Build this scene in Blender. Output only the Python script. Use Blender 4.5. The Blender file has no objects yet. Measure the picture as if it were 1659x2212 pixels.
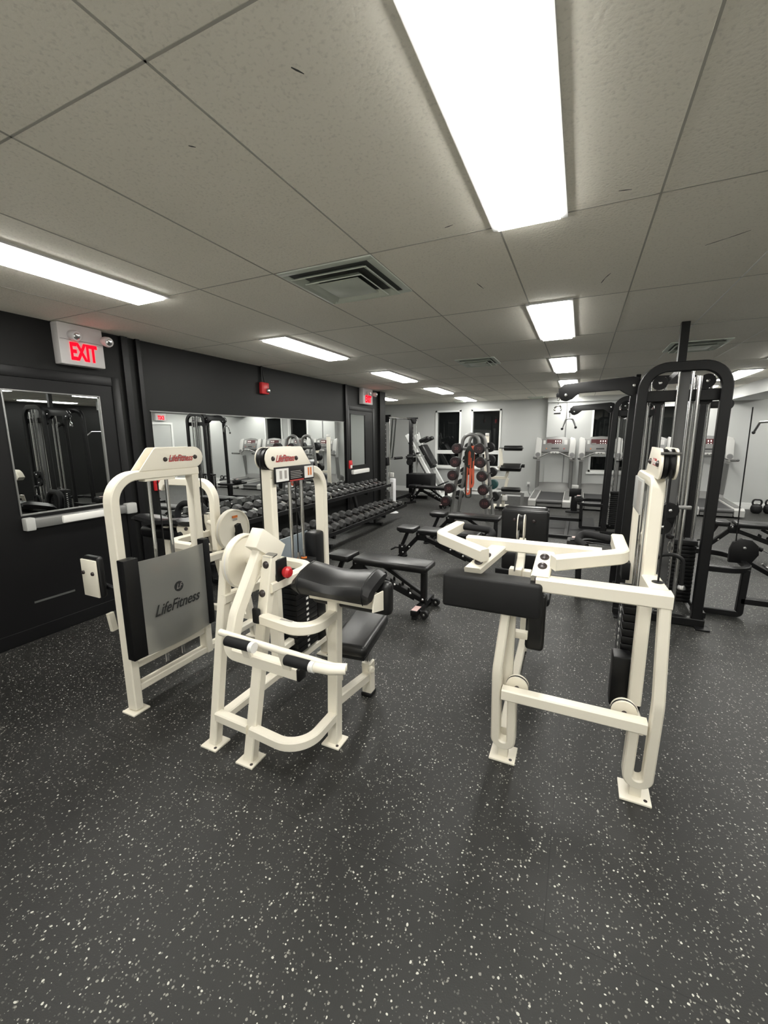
import bpy, bmesh, math, random
from mathutils import Vector as V, Matrix as M, Quaternion
random.seed(7)
S = bpy.context.scene
C = S.collection
PI = math.pi
I4 = M.Identity(4)

# ------------------------------------------------------------------ materials
def mat(name, col, rough=.5, metal=0., spec=.5, noise=0., nscale=30., bump=0., bscale=200., coat=0.):
    m = bpy.data.materials.new(name); m.use_nodes = True
    nt = m.node_tree; b = nt.nodes['Principled BSDF']
    c = (*col, 1)
    b.inputs['Base Color'].default_value = c
    b.inputs['Roughness'].default_value = rough
    b.inputs['Metallic'].default_value = metal
    b.inputs['Specular IOR Level'].default_value = spec
    b.inputs['Coat Weight'].default_value = coat
    if noise or bump:
        tc = nt.nodes.new('ShaderNodeTexCoord')
    if noise:
        n = nt.nodes.new('ShaderNodeTexNoise'); n.inputs['Scale'].default_value = nscale; n.inputs['Detail'].default_value = 6
        nt.links.new(tc.outputs['Object'], n.inputs['Vector'])
        r = nt.nodes.new('ShaderNodeMixRGB'); r.blend_type = 'MIX'
        r.inputs[1].default_value = tuple(x*(1-noise) for x in col)+(1,)
        r.inputs[2].default_value = tuple(min(1, x*(1+noise)) for x in col)+(1,)
        nt.links.new(n.outputs['Fac'], r.inputs[0]); nt.links.new(r.outputs[0], b.inputs['Base Color'])
    if bump:
        n2 = nt.nodes.new('ShaderNodeTexNoise'); n2.inputs['Scale'].default_value = bscale; n2.inputs['Detail'].default_value = 3
        nt.links.new(tc.outputs['Object'], n2.inputs['Vector'])
        bp = nt.nodes.new('ShaderNodeBump'); bp.inputs['Strength'].default_value = bump; bp.inputs['Distance'].default_value = .002
        nt.links.new(n2.outputs['Fac'], bp.inputs['Height']); nt.links.new(bp.outputs[0], b.inputs['Normal'])
    return m

def emit(name, col, s, spec=0.):
    m = bpy.data.materials.new(name); m.use_nodes = True
    b = m.node_tree.nodes['Principled BSDF']
    b.inputs['Base Color'].default_value = (*col, 1)
    b.inputs['Emission Color'].default_value = (*col, 1)
    b.inputs['Emission Strength'].default_value = s; b.inputs['Specular IOR Level'].default_value = spec
    return m

MT = dict(
    white=mat('cream_powder_coat', (.80, .755, .645), .38, noise=.035, nscale=6, bump=.12, bscale=260),
    whitegrey=mat('aged_white_paint', (.74, .73, .70), .45, noise=.03, nscale=8),
    black=mat('black_powder_coat', (.0055, .0055, .006), .40, spec=.32, bump=.1, bscale=300),
    vinyl=mat('black_vinyl', (.008, .008, .0085), .33, spec=.5, noise=.2, nscale=9, bump=.18, bscale=420),
    foam=mat('black_foam_grip', (.008, .008, .009), .7, spec=.3, bump=.3, bscale=600),
    rubber=mat('black_rubber', (.009, .009, .0095), .55, spec=.35, noise=.2, nscale=14),
    hexr=mat('hex_rubber', (.03, .03, .03), .5, noise=.25, nscale=25),
    chrome=mat('chrome', (.72, .72, .72), .16, 1.),
    steel=mat('brushed_steel', (.36, .36, .36), .32, 1.),
    alu=mat('silver_paint', (.23, .23, .225), .38, .5),
    tgrey=mat('treadmill_grey', (.155, .155, .15), .45, .2),
    tlight=mat('treadmill_light_grey', (.42, .42, .405), .42),
    tdark=mat('treadmill_dark_grey', (.10, .10, .10), .5),
    belt=mat('treadmill_belt', (.03, .03, .031), .6, bump=.2, bscale=500),
    red=mat('red_plastic', (.52, .02, .025), .35),
    redlogo=mat('red_print', (.42, .045, .04), .45),
    greyprint=mat('grey_print', (.34, .32, .30), .5),
    blackprint=mat('black_print', (.02, .02, .02), .5),
    whiteprint=mat('white_print', (.75, .74, .71), .5),
    orangeprint=mat('orange_print', (.62, .17, .03), .5),
    maroonprint=mat('dull_red_print', (.16, .05, .05), .5),
    maroon=mat('maroon_cap', (.017, .006, .007), .42),
    bolt=mat('dark_bolt', (.03, .022, .022), .3),
    boltm=mat('steel_bolt', (.62, .62, .62), .25, 1.),
    frost=mat('frosted_shield', (.50, .50, .475), .5),
    bluegrey=mat('blue_grey_panel', (.25, .29, .32), .4),
    orange=mat('orange_band', (.72, .13, .06), .6, noise=.1, nscale=30),
    darkband=mat('dark_green_band', (.02, .024, .02), .6),
    green=mat('green_rubber', (.01, .06, .06), .5),
    label=mat('pink_label', (.72, .50, .48), .5),
    redpanel=mat('red_display', (.06, .012, .014), .3),
    fan=mat('white_plastic', (.78, .78, .79), .4),
    signw=mat('sign_housing', (.60, .58, .58), .45),
    wallblack=mat('black_wall_paint', (.0085, .0088, .0085), .5, spec=.22, noise=.15, nscale=1.2, bump=.25, bscale=90),
    wallgrey=mat('pale_grey_wall_paint', (.44, .45, .44), .6, noise=.03, nscale=1.5, bump=.2, bscale=90),
    trimwhite=mat('white_trim_paint', (.72, .73, .715), .45),
    doorblack=mat('black_door_paint', (.0045, .0045, .005), .42, spec=.3, bump=.15, bscale=60),
    vent=mat('vent_metal', (.62, .67, .60), .45, .2),
    ventdark=mat('dark_shade_and_scuff', (.07, .072, .07), .6),
    mirror=mat('mirror_glass', (.86, .88, .87), .0, 1.),
    doorglass=mat('dark_mirror_glass', (.60, .62, .61), .0, 1.),
    night=mat('night_window_glass', (.007, .008, .008), .03, 0, .6),
    lightframe=mat('light_frame', (.6, .6, .6), .4),
    exitred=emit('exit_red', (1., .003, .012), .9),
    lamp=emit('light_panel', (1., .985, .93), 13.),
    led=emit('led_display', (.9, .85, .8), .4),
    plug=mat('grey_plug', (.2, .2, .2), .5),
    seam=mat('ceiling_seam', (.40, .39, .35), .8), seamlight=mat('ceiling_joint', (.80, .79, .76), .5),
)

_f = MT['frost'].node_tree.nodes['Principled BSDF']
_f.inputs['Transmission Weight'].default_value = .72; _f.inputs['Roughness'].default_value = .5; _f.inputs['IOR'].default_value = 1.25
# ------------------------------------------------------------------ mesh builder
def perp(n):
    n = n.normalized()
    a = V((0, 0, 1)) if abs(n.z) < .9 else V((1, 0, 0))
    u = n.cross(a).normalized(); return u, n.cross(u).normalized()

def fillet(pts, r, seg=6):
    pts = [V(p) for p in pts]; out = [pts[0]]
    rr = r if isinstance(r, (list, tuple)) else [r]*(len(pts)-2)
    for i in range(1, len(pts)-1):
        a, p, b = pts[i-1], pts[i], pts[i+1]; R = rr[i-1]
        u = (a-p).normalized(); w = (b-p).normalized(); ang = u.angle(w)
        if R <= 0 or ang > PI-.02: out.append(p); continue
        t = min(R/math.tan(ang/2), (a-p).length*.49, (b-p).length*.49); R = t*math.tan(ang/2)
        c = p+(u+w).normalized()*(R/math.sin(ang/2))
        s = p+u*t; e = p+w*t; va, vb = s-c, e-c
        ax = va.cross(vb).normalized(); tot = va.angle(vb)
        for k in range(seg+1): out.append(c+Quaternion(ax, tot*k/seg) @ va)
    out.append(pts[-1]); return out

class MB:
    def __init__(self, T=None): self.bm = bmesh.new(); self.T = T or I4
    def face(self, vs):
        try: return self.bm.faces.new(vs)
        except ValueError: return None
    def v(self, p): return self.bm.verts.new(self.T @ V(p))
    def box(self, c, s, bev=0., R=None, seg=2):
        m = (M.Translation(V(c)) @ (R.to_4x4() if R else I4) @ M.Diagonal((*s, 1)))
        r = bmesh.ops.create_cube(self.bm, size=1, matrix=self.T @ m)
        if bev > 0:
            es = list({e for v in r['verts'] for e in v.link_edges})
            bmesh.ops.bevel(self.bm, geom=es, offset=min(bev, min(s)*.49), segments=seg, affect='EDGES', profile=.5)
        return self
    def b2(self, lo, hi, bev=0., seg=2):
        return self.box([(a+b)/2 for a, b in zip(lo, hi)], [abs(b-a) for a, b in zip(lo, hi)], bev, None, seg)
    def rings(self, rings, closed=False, cap=True):
        vs = [[self.v(p) for p in r] for r in rings]; n = len(vs[0])
        for i in range(len(vs)-(0 if closed else 1)):
            a, b = vs[i], vs[(i+1) % len(vs)]
            for k in range(n): self.face((a[k], a[(k+1) % n], b[(k+1) % n], b[k]))
        if cap and not closed: self.face(vs[0][::-1]); self.face(vs[-1])
        return self
    def rail(self, pts, w, h, n, r=0., c=.006, closed=False, seg=7):
        """rectangular tube along a planar path; w across the plane (along n), h in the plane"""
        n = V(n).normalized(); pts = [V(p) for p in pts]
        if r and len(pts) > 2: pts = fillet(pts, r, seg)
        c = min(c, w*.3, h*.3)
        prof = [(w/2-c, -h/2), (w/2, -h/2+c), (w/2, h/2-c), (w/2-c, h/2), (-w/2+c, h/2), (-w/2, h/2-c), (-w/2, -h/2+c), (-w/2+c, -h/2)]
        rg = []; N = len(pts)
        for i, p in enumerate(pts):
            a = pts[i]-pts[i-1] if (i or closed) else pts[1]-pts[0]
            b = pts[(i+1) % N]-pts[i] if (i < N-1 or closed) else a
            a = a.normalized(); b = b.normalized(); t = (a+b).normalized(); k = 1/max(.3, t.dot(a))
            s = n.cross(t).normalized()
            rg.append([p+n*x+s*y*k for x, y in prof])
        return self.rings(rg, closed)
    def bar(self, p, q, w, h, up=(0, 0, 1), c=.005):
        p, q, up = V(p), V(q), V(up); t = (q-p).normalized()
        n = t.cross(up)
        if n.length < 1e-4: n = t.cross(V((1, 0, 0)))
        return self.rail([p, q], w, h, n, 0, c)
    def tube(self, pts, rad, r=0., n=10, seg=7, closed=False):
        pts = [V(p) for p in pts]
        if r and len(pts) > 2: pts = fillet(pts, r, seg)
        rads = rad if isinstance(rad, (list, tuple)) else [rad]*len(pts)
        rg = []; N = len(pts); u = None
        for i, p in enumerate(pts):
            a = pts[i]-pts[i-1] if (i or closed) else pts[1]-pts[0]
            b = pts[(i+1) % N]-pts[i] if (i < N-1 or closed) else a
            t = (a.normalized()+b.normalized()).normalized()
            if u is None: u, _ = perp(t)
            u = (u-t*u.dot(t)).normalized(); w = t.cross(u)
            rg.append([p+(u*math.cos(2*PI*k/n)+w*math.sin(2*PI*k/n))*rads[i] for k in range(n)])
        return self.rings(rg, closed)
    def cyl(self, p, q, r1, r2=None, n=16): return self.tube([p, q], [r1, r1 if r2 is None else r2], 0, n)
    def lathe(self, prof, o, ax, n=24):
        """prof: (radius, distance along ax)"""
        o, ax = V(o), V(ax).normalized(); u, w = perp(ax)
        return self.rings([[o+ax*d+(u*math.cos(2*PI*k/n)+w*math.sin(2*PI*k/n))*max(r, 1e-4) for k in range(n)] for r, d in prof])
    def prism(self, poly, o, u, v, th, bev=0.):
        """poly in (u,v) plane, centred thickness th along u x v"""
        o, u, v = V(o), V(u).normalized(), V(v).normalized(); n = u.cross(v)
        lo = [self.v(o+u*a+v*b-n*th/2) for a, b in poly]; hi = [self.v(o+u*a+v*b+n*th/2) for a, b in poly]
        k = len(poly); self.face(lo[::-1]); self.face(hi)
        fs = [self.face((lo[i], lo[(i+1) % k], hi[(i+1) % k], hi[i])) for i in range(k)]
        if bev > 0:
            es = [e for e in self.bm.edges if (e.verts[0] in lo and e.verts[1] in lo) or (e.verts[0] in hi and e.verts[1] in hi)]
            bmesh.ops.bevel(self.bm, geom=es, offset=bev, segments=2, affect='EDGES', profile=.5)
        return self
    def sphere(self, c, r, s=(1, 1, 1), n=12):
        bmesh.ops.create_uvsphere(self.bm, u_segments=n, v_segments=max(6, n//2), radius=r, matrix=self.T @ M.Translation(V(c)) @ M.Diagonal((*s, 1)))
        return self
    def link(self, name, m, parent=None, label=None, off=None, smooth=32, kind=None):
        me = bpy.data.meshes.new(name)
        bmesh.ops.recalc_face_normals(self.bm, faces=self.bm.faces[:])
        self.bm.to_mesh(me); self.bm.free()
        if off is None and parent is not None:
            p = parent
            while p.parent: p = p.parent
            off = p.get('_o', (0, 0, 0))
        if off is not None: me.transform(M.Translation(-V(off)))
        if smooth:
            me.polygons.foreach_set('use_smooth', [True]*len(me.polygons)); me.set_sharp_from_angle(angle=math.radians(smooth))
        me.materials.append(MT[m])
        o = bpy.data.objects.new(name, me); C.objects.link(o)
        if parent is not None: o.parent = parent
        if label: o['label'] = label
        if kind: o['kind'] = kind
        return o

def rrect(w, h, r, n=5, cx=0, cy=0):
    out = []
    for sx, sy, a0 in ((1, 1, 0), (-1, 1, 90), (-1, -1, 180), (1, -1, 270)):
        for k in range(n+1):
            a = math.radians(a0+90*k/n)
            out.append((cx+sx*(w/2-r)+r*math.cos(a), cy+sy*(h/2-r)+r*math.sin(a)))
    return out

ROOTS = []
def thing(name, label, cat, loc=(0, 0, 0), group=None):
    o = bpy.data.objects.new(name, None); C.objects.link(o)
    o.location = loc; o['label'] = label; o['category'] = cat; o['_o'] = tuple(loc); o.empty_display_size = .1
    if group: o['group'] = group
    ROOTS.append(o)
    return o
def tag(o, label, cat, group=None):
    o['label'] = label; o['category'] = cat
    if group: o['group'] = group
    return o
def single(mb, name, m, label, cat, loc=None, group=None):
    """a thing that is one mesh, its origin at loc"""
    o = mb.link(name, m, None, None, loc)
    if loc is not None: o.location = loc
    return tag(o, label, cat, group)
def copy_tree(o, parent=None):
    c = o.copy(); C.objects.link(c); c.parent = parent
    for ch in list(o.children): copy_tree(ch, c)
    return c
def struct(mb, name, m, parent=None, smooth=0):
    o = mb.link(name, m, parent, smooth=smooth)
    if parent is None: o['kind'] = 'structure'
    return o
def text(name, s, o, u, v, size, m, parent, ext=.001, shear=0., wide=1., off=None, T=None, bold=0.):
    """lettering lying in the plane of u (reading direction) and v (up)"""
    cu = bpy.data.curves.new(name, 'FONT'); cu.body = s; cu.size = size; cu.extrude = ext; cu.shear = shear
    cu.align_x = 'CENTER'; cu.align_y = 'CENTER'; cu.resolution_u = 3; cu.offset = bold
    tmp = bpy.data.objects.new(name, cu); C.objects.link(tmp)
    dg = bpy.context.evaluated_depsgraph_get(); dg.update()
    me = bpy.data.meshes.new_from_object(tmp.evaluated_get(dg))
    bpy.data.objects.remove(tmp); bpy.data.curves.remove(cu)
    u, v = V(u).normalized(), V(v).normalized(); n = u.cross(v)
    R = M((u, v, n)).transposed().to_4x4()
    me.transform((T or I4) @ M.Translation(V(o)) @ R @ M.Diagonal((wide, 1, 1, 1)))
    if off is None and parent is not None:
        p = parent
        while p.parent: p = p.parent
        off = p.get('_o', (0, 0, 0))
    if off is not None: me.transform(M.Translation(-V(off)))
    me.materials.clear(); me.materials.append(MT[m])
    ob = bpy.data.objects.new(name, me); C.objects.link(ob); ob.parent = parent
    return ob
ORD = ['first', 'second', 'third', 'fourth', 'fifth', 'sixth', 'seventh', 'eighth', 'ninth', 'tenth', 'eleventh', 'twelfth', 'thirteenth', 'fourteenth', 'fifteenth', 'sixteenth', 'seventeenth', 'eighteenth', 'nineteenth', 'twentieth', 'twenty-first', 'twenty-second', 'twenty-third', 'twenty-fourth', 'twenty-fifth', 'twenty-sixth']
# ------------------------------------------------------------------ camera
cam = bpy.data.cameras.new('camera'); camo = bpy.data.objects.new('camera', cam); C.objects.link(camo); S.camera = camo
yaw, pitch, roll = math.radians(24.936), math.radians(10.213), math.radians(-.362)
fw = V((-math.sin(yaw)*math.cos(pitch), math.cos(yaw)*math.cos(pitch), -math.sin(pitch)))
rt = V((math.cos(yaw), math.sin(yaw), 0)); up = rt.cross(fw)
rt2 = rt*math.cos(roll)+up*math.sin(roll); up2 = -rt*math.sin(roll)+up*math.cos(roll)
camo.matrix_world = M.Translation((0, 0, 1.6)) @ M((rt2, up2, -fw)).transposed().to_4x4()
cam.sensor_fit = 'HORIZONTAL'; cam.sensor_width = 36; cam.lens = 36*904.95/1659; cam.clip_start = .02; cam.clip_end = 60

H = 2.52; XL = -3.9; XR = 5.2; YB = 11.6; YF = -4.4; XA = -6.2; YP = 8.35
# ------------------------------------------------------------------ floor & ceiling materials
def floor_mat():
    m = bpy.data.materials.new('flecked_rubber'); m.use_nodes = True; nt = m.node_tree; L = nt.links.new; N = nt.nodes.new
    b = nt.nodes['Principled BSDF']; tc = N('ShaderNodeTexCoord')
    last = None
    def fleck(scale, thr, col, prev, dens):
        w = N('ShaderNodeTexNoise'); w.inputs['Scale'].default_value = scale*.6; L(tc.outputs['Object'], w.inputs['Vector'])
        mx = N('ShaderNodeMixRGB'); mx.blend_type = 'ADD'; mx.inputs[0].default_value = .9/scale
        L(tc.outputs['Object'], mx.inputs[1]); L(w.outputs['Color'], mx.inputs[2])
        vo = N('ShaderNodeTexVoronoi'); vo.inputs['Scale'].default_value = scale; vo.voronoi_dimensions = '2D'; L(mx.outputs[0], vo.inputs['Vector'])
        sp = N('ShaderNodeSeparateColor'); L(vo.outputs['Color'], sp.inputs[0])
        keep = N('ShaderNodeMath'); keep.operation = 'LESS_THAN'; L(sp.outputs[0], keep.inputs[0]); keep.inputs[1].default_value = dens
        sz = N('ShaderNodeMath'); sz.operation = 'MULTIPLY'; L(sp.outputs[1], sz.inputs[0]); sz.inputs[1].default_value = thr
        lt = N('ShaderNodeMath'); lt.operation = 'LESS_THAN'; L(vo.outputs['Distance'], lt.inputs[0]); L(sz.outputs[0], lt.inputs[1])
        mu = N('ShaderNodeMath'); mu.operation = 'MULTIPLY'; L(lt.outputs[0], mu.inputs[0]); L(keep.outputs[0], mu.inputs[1])
        mc = N('ShaderNodeMixRGB'); L(mu.outputs[0], mc.inputs[0]); L(prev, mc.inputs[1]); mc.inputs[2].default_value = (*col, 1)
        return mc.outputs[0]
    n = N('ShaderNodeTexNoise'); n.inputs['Scale'].default_value = 1.3; n.inputs['Detail'].default_value = 8; n.inputs['Roughness'].default_value = .7
    L(tc.outputs['Object'], n.inputs['Vector'])
    cr = N('ShaderNodeValToRGB'); cr.color_ramp.elements[0].position = .3; cr.color_ramp.elements[0].color = (.0100, .0100, .0092, 1)
    cr.color_ramp.elements[1].position = .72; cr.color_ramp.elements[1].color = (.0185, .0185, .0172, 1); L(n.outputs['Fac'], cr.inputs[0])
    c = cr.outputs[0]
    c = fleck(95, .36, (.075, .074, .066), c, .24)
    c = fleck(105, .42, (.22, .215, .19), c, .13)
    c = fleck(66, .26, (.50, .49, .44), c, .13)
    # mat joints
    br = N('ShaderNodeTexBrick'); br.inputs['Scale'].default_value = 1; br.inputs['Brick Width'].default_value = 7.3; br.inputs['Row Height'].default_value = 1.22
    br.inputs['Mortar Size'].default_value = .0022; br.inputs['Mortar Smooth'].default_value = .1; br.offset = .37
    L(tc.outputs['Object'], br.inputs['Vector'])
    mj = N('ShaderNodeMixRGB'); L(br.outputs['Fac'], mj.inputs[0]); L(c, mj.inputs[1]); mj.inputs[2].default_value = (.006, .006, .006, 1)
    L(mj.outputs[0], b.inputs['Base Color'])
    b.inputs['Roughness'].default_value = .5; b.inputs['Specular IOR Level'].default_value = .45
    n2 = N('ShaderNodeTexNoise'); n2.inputs['Scale'].default_value = 190; n2.inputs['Detail'].default_value = 4; L(tc.outputs['Object'], n2.inputs['Vector'])
    bp = N('ShaderNodeBump'); bp.inputs['Strength'].default_value = .35; bp.inputs['Distance'].default_value = .002; L(n2.outputs['Fac'], bp.inputs['Height']); L(bp.outputs[0], b.inputs['Normal'])
    rr = N('ShaderNodeMapRange'); rr.inputs[3].default_value = .42; rr.inputs[4].default_value = .62; L(n.outputs['Fac'], rr.inputs[0]); L(rr.outputs[0], b.inputs['Roughness'])
    return m
def ceiling_mat():
    m = bpy.data.materials.new('painted_ceiling_tile'); m.use_nodes = True; nt = m.node_tree; L = nt.links.new; N = nt.nodes.new
    b = nt.nodes['Principled BSDF']; tc = N('ShaderNodeTexCoord')
    n = N('ShaderNodeTexNoise'); n.inputs['Scale'].default_value = .9; n.inputs['Detail'].default_value = 5; L(tc.outputs['Object'], n.inputs['Vector'])
    cr = N('ShaderNodeValToRGB'); cr.color_ramp.elements[0].position = .3; cr.color_ramp.elements[0].color = (.83, .80, .71, 1)
    cr.color_ramp.elements[1].position = .7; cr.color_ramp.elements[1].color = (.89, .86, .77, 1); L(n.outputs['Fac'], cr.inputs[0])
    n2 = N('ShaderNodeTexNoise'); n2.inputs['Scale'].default_value = 85; n2.inputs['Detail'].default_value = 5; L(tc.outputs['Object'], n2.inputs['Vector'])
    mm = N('ShaderNodeMapRange'); mm.inputs[1].default_value = .3; mm.inputs[2].default_value = .46; mm.inputs[3].default_value = .86; mm.inputs[4].default_value = 1; L(n2.outputs['Fac'], mm.inputs[0])
    mu = N('ShaderNodeMixRGB'); mu.blend_type = 'MULTIPLY'; mu.inputs[0].default_value = 1; L(cr.outputs[0], mu.inputs[1]); L(mm.outputs[0], mu.inputs[2])
    L(mu.outputs[0], b.inputs['Base Color']); b.inputs['Roughness'].default_value = .85
    bp = N('ShaderNodeBump'); bp.inputs['Strength'].default_value = .5; bp.inputs['Distance'].default_value = .003; L(n2.outputs['Fac'], bp.inputs['Height']); L(bp.outputs[0], b.inputs['Normal'])
    return m
def mat_tile():
    m = mat('mat_rubber_dark', (.022, .0225, .0225), .55, noise=.3, nscale=30, bump=.3, bscale=150); return m
MT['bouncefloor'] = mat('pale_bounce_floor', (.66, .65, .62), .4, noise=.05, nscale=4)  # pale colour chosen to bounce light upwards
MT['floor'] = floor_mat(); MT['ceiling'] = ceiling_mat()

struct(MB().b2((XA, -.9, -.1), (XR, YB, 0)), 'floor', 'floor')
struct(MB().b2((XL-.2, YF, -.1), (XR, -.9, 0)), 'floor_bounce', 'bouncefloor')  # unseen pale floor, added to bounce light onto the ceiling
struct(MB().b2((XA-.2, YF-.2, H), (XR+.2, YB+.2, H+.1)), 'ceiling', 'ceiling')
# walls
struct(MB().b2((XL-.2, YF, 0), (XL, YP, H)).b2((XA, YP-.2, 0), (XL-.2, YP, H)), 'wall_left', 'wallblack')
struct(MB().b2((XA-.2, YP-.2, 0), (XA, YB, H)), 'wall_alcove', 'wallgrey')
def holed(y, th, x0, x1, holes):
    mb = MB(); xs = x0
    for (a, b, z0, z1) in holes:
        mb.b2((xs, y, 0), (a, y+th, H)); mb.b2((a, y, 0), (b, y+th, z0)); mb.b2((a, y, z1), (b, y+th, H)); xs = b
    mb.b2((xs, y, 0), (x1, y+th, H)); return mb
K = YB/11.1
W1 = (-3.76, -3.03, .74, 2.30); W2 = (-2.75, -1.95, .74, 2.30)
struct(holed(YB, .2, XA-.2, -.80, [W1, W2]), 'wall_back', 'wallgrey')
YB2 = YB-.18
W3 = (.20, .98, .72, 2.27); W4 = (1.22, 1.95, .72, 2.27)
struct(holed(YB2, .38, -.80, XR+.2, [W3, W4]), 'wall_back_right', 'wallgrey')
struct(MB().b2((XR, 8.9, 0), (XR+.2, YB, H)), 'wall_right', 'wallgrey')
struct(MB().b2((XR, 4.6, 0), (XR+.2, 8.9, H)), 'wall_right_middle', 'wallblack')
struct(MB().b2((XR, YF, 0), (XR+.2, 4.6, H)), 'wall_right_front', 'wallgrey')  # unseen stretch of wall, kept pale to bounce light
struct(MB().b2((XL-.2, YF-.2, 0), (XR+.2, YF, H)), 'wall_front', 'wallgrey')
# baseboards, bulkhead, column, corner strips
struct(MB().b2((XA, YB-.018, 0), (-.8, YB, .14)).b2((-.8, YB2-.018, 0), (XR, YB2, .14), .004), 'baseboard_back', 'trimwhite')
struct(MB().b2((XL, YF, 0), (XL+.02, YP, .11), .003), 'baseboard_left', 'doorblack')
struct(MB().b2((2.72, 6.8, 2.30), (3.35, YB2, H)), 'trim_bulkhead', 'wallgrey')
struct(MB().b2((-.80, YB2-.06, 2.40), (2.72, YB2, H)), 'trim_beam', 'wallgrey')
struct(MB().b2((XL, 2.66, 0), (XL+.025, 2.72, H)), 'trim_strip', 'doorblack')
struct(MB().b2((XL, 2.80, 0), (XL+.03, 2.84, H)), 'trim_conduit', 'doorblack')
struct(MB().b2((XL, 6.72, 0), (XL+.035, 6.78, H)), 'trim_post', 'doorblack')
struct(MB().b2((XL-.2, 8.12, 0), (XL+.05, YP+.03, H)), 'trim_pillar', 'wallblack')
# ceiling seams: shallow strips between painted panels
k = 1
for x in (-3.29, -2.245, -1.665, -1.045, -.40, .215, .80, 1.42, 2.0, 3.2, 3.9):
    struct(MB().b2((x-.004, YF, H-.0015), (x+.004, YB2, H+.01)), 'trim_%d' % k, 'seamlight' if x > .5 else 'seam'); k += 1
for y in (-1.6, -.35, .86, 2.095, 3.34, 4.53, 5.64, 6.88, 7.9, 9.1, 10.1, 11.3):
    struct(MB().b2((XA, y-.004, H-.0015), (XR, y+.004, H+.01)), 'trim_%d' % k, 'seam'); k += 1

for pts in ([(.49, 2.73), (.57, 2.68), (.64, 2.63)], [(.065, 2.01), (.11, 2.02)], [(.045, 3.09), (.065, 3.0), (.09, 2.93)], [(-.645, 2.76), (-.628, 2.87)], [(-.730, 1.03), (-.712, 1.06)], [(-1.205, 1.125), (-1.19, 1.14)], [(-.62, 2.0), (-.58, 1.99)]):
    mk = MB()
    for (a, b), (c, d) in zip(pts, pts[1:]):
        L = math.hypot(c-a, d-b); w_ = .0020
        mk.prism([(0, -w_), (L*.5, -w_*1.6), (L, -w_*.5), (L, w_*.4), (L*.4, w_*1.4), (0, w_*.6)], (a, b, H-.0004), (c-a, d-b, 0), (-(d-b), c-a, 0), .0006)
    mk.link('scuff_mark', 'ventdark', bpy.data.objects['ceiling'])

# ------------------------------------------------------------------ ceiling lights
def light(x, y0, y1, label, group, w=.27):
    t = thing('ceiling_light', label, 'ceiling light', (x, (y0+y1)/2, H), group)
    fr = MB()
    a, b, c, d = x-w/2, x+w/2, y0, y1
    for lo, hi in (((a-.02, c-.02, H-.012), (a, d+.02, H+.01)), ((b, c-.02, H-.012), (b+.02, d+.02, H+.01)), ((a, c-.02, H-.012), (b, c, H+.01)), ((a, d, H-.012), (b, d+.02, H+.01))):
        fr.b2(lo, hi)
    fr.link('light_frame', 'lightframe', t)
    pr = MB(); g = .004
    pr.prism([(-w/2+g, 0), (w/2-g, 0), (w/2-.008, -.028), (-w/2+.008, -.028)], (x, (y0+y1)/2, H+.004), (1, 0, 0), (0, 0, 1), (y1-y0)-2*g)
    pr.link('diffuser', 'lamp', t)
    return t
YR = [(-4.0, -2.8), (-1.55, -.35), (.88, 2.09), (3.34, 4.52), (5.66, 6.87), (7.92, 9.10), (10.12, 11.30)]
nm = ['nearest', 'second nearest', 'middle', 'second farthest', 'farthest']
for xi, who in ((-2.69, 'row beside the black wall'), (-.27, 'row running over the middle of the gym'), (2.15, 'right-hand row above the cable machines')):
    for i, (y0, y1) in enumerate(YR):
        if i < 2:  # unseen panels added behind the viewpoint, lighting the pale floor
            light(xi, y0, y1, 'unseen glowing ceiling panel added behind the viewpoint in the '+who, 'ceiling light panels')
        else:
            light(xi, y0, y1, 'glowing rectangular ceiling panel, %s in the %s' % (nm[i-2], who), 'ceiling light panels')
for (y0, y1), who in ((YR[4], 'right wall'), (YR[5], 'right wall near its doorway'), (YR[6], 'right wall by the back corner')):
    light(4.35, y0, y1, 'glowing ceiling panel along the %s, seen only in the mirror' % who, 'ceiling light panels')
light(-4.42, 9.0, 10.1, 'glowing ceiling panel past the black corner pillar at left', 'ceiling light panels', .26)

# ------------------------------------------------------------------ ceiling vents
def vent(x, y, s, label, sy=None):
    sy = sy or s
    t = thing('ceiling_vent', label, 'vent', (x, y, H), 'square ceiling vents')
    z = H
    mb = MB(); a = s/2; b = sy/2; w = .045
    mb.b2((x-a, y-b, z-.008), (x+a, y-b+w, z+.01), .003).b2((x-a, y+b-w, z-.008), (x+a, y+b, z+.01), .003)
    mb.b2((x-a, y-b+w, z-.008), (x-a+w, y+b-w, z+.01), .003).b2((x+a-w, y-b+w, z-.008), (x+a, y+b-w, z+.01), .003)
    mb.link('vent_frame', 'vent', t)
    MB().b2((x-a+w, y-b+w, z-.004), (x+a-w, y+b-w, z-.001)).link('throat', 'ventdark', t)  # dark sheet: the shade inside the vent put into its colour
    for i, f in enumerate((.82, .62)):
        m2 = MB(); q = a*f; qy = b*f; zz = z-.012-.012*i
        def ring(k, dz): return [(x-q*k, y-qy*k, zz+dz), (x+q*k, y-qy*k, zz+dz), (x+q*k, y+qy*k, zz+dz), (x-q*k, y+qy*k, zz+dz)]
        m2.rings([ring(1, -.016), ring(.98, -.020), ring(.78, .010), ring(.80, .012)], closed=True)
        m2.link('louvre_ring', 'vent', t)
    MB().b2((x-a*.46, y-b*.46, z-.036), (x+a*.46, y+b*.46, z-.032), .002).link('centre_plate', 'vent', t)
    return t
vent(-1.345, 2.40, .60, 'large square louvred ceiling vent in the left foreground')
vent(-1.24, 5.50, .48, 'square louvred ceiling vent ahead of the barbell rack')
vent(1.02, 5.56, .52, 'square louvred ceiling vent above the near cable machine')
vent(-2.95, 11.2, .40, 'slim dark ceiling vent by the left back window', .12)
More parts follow.
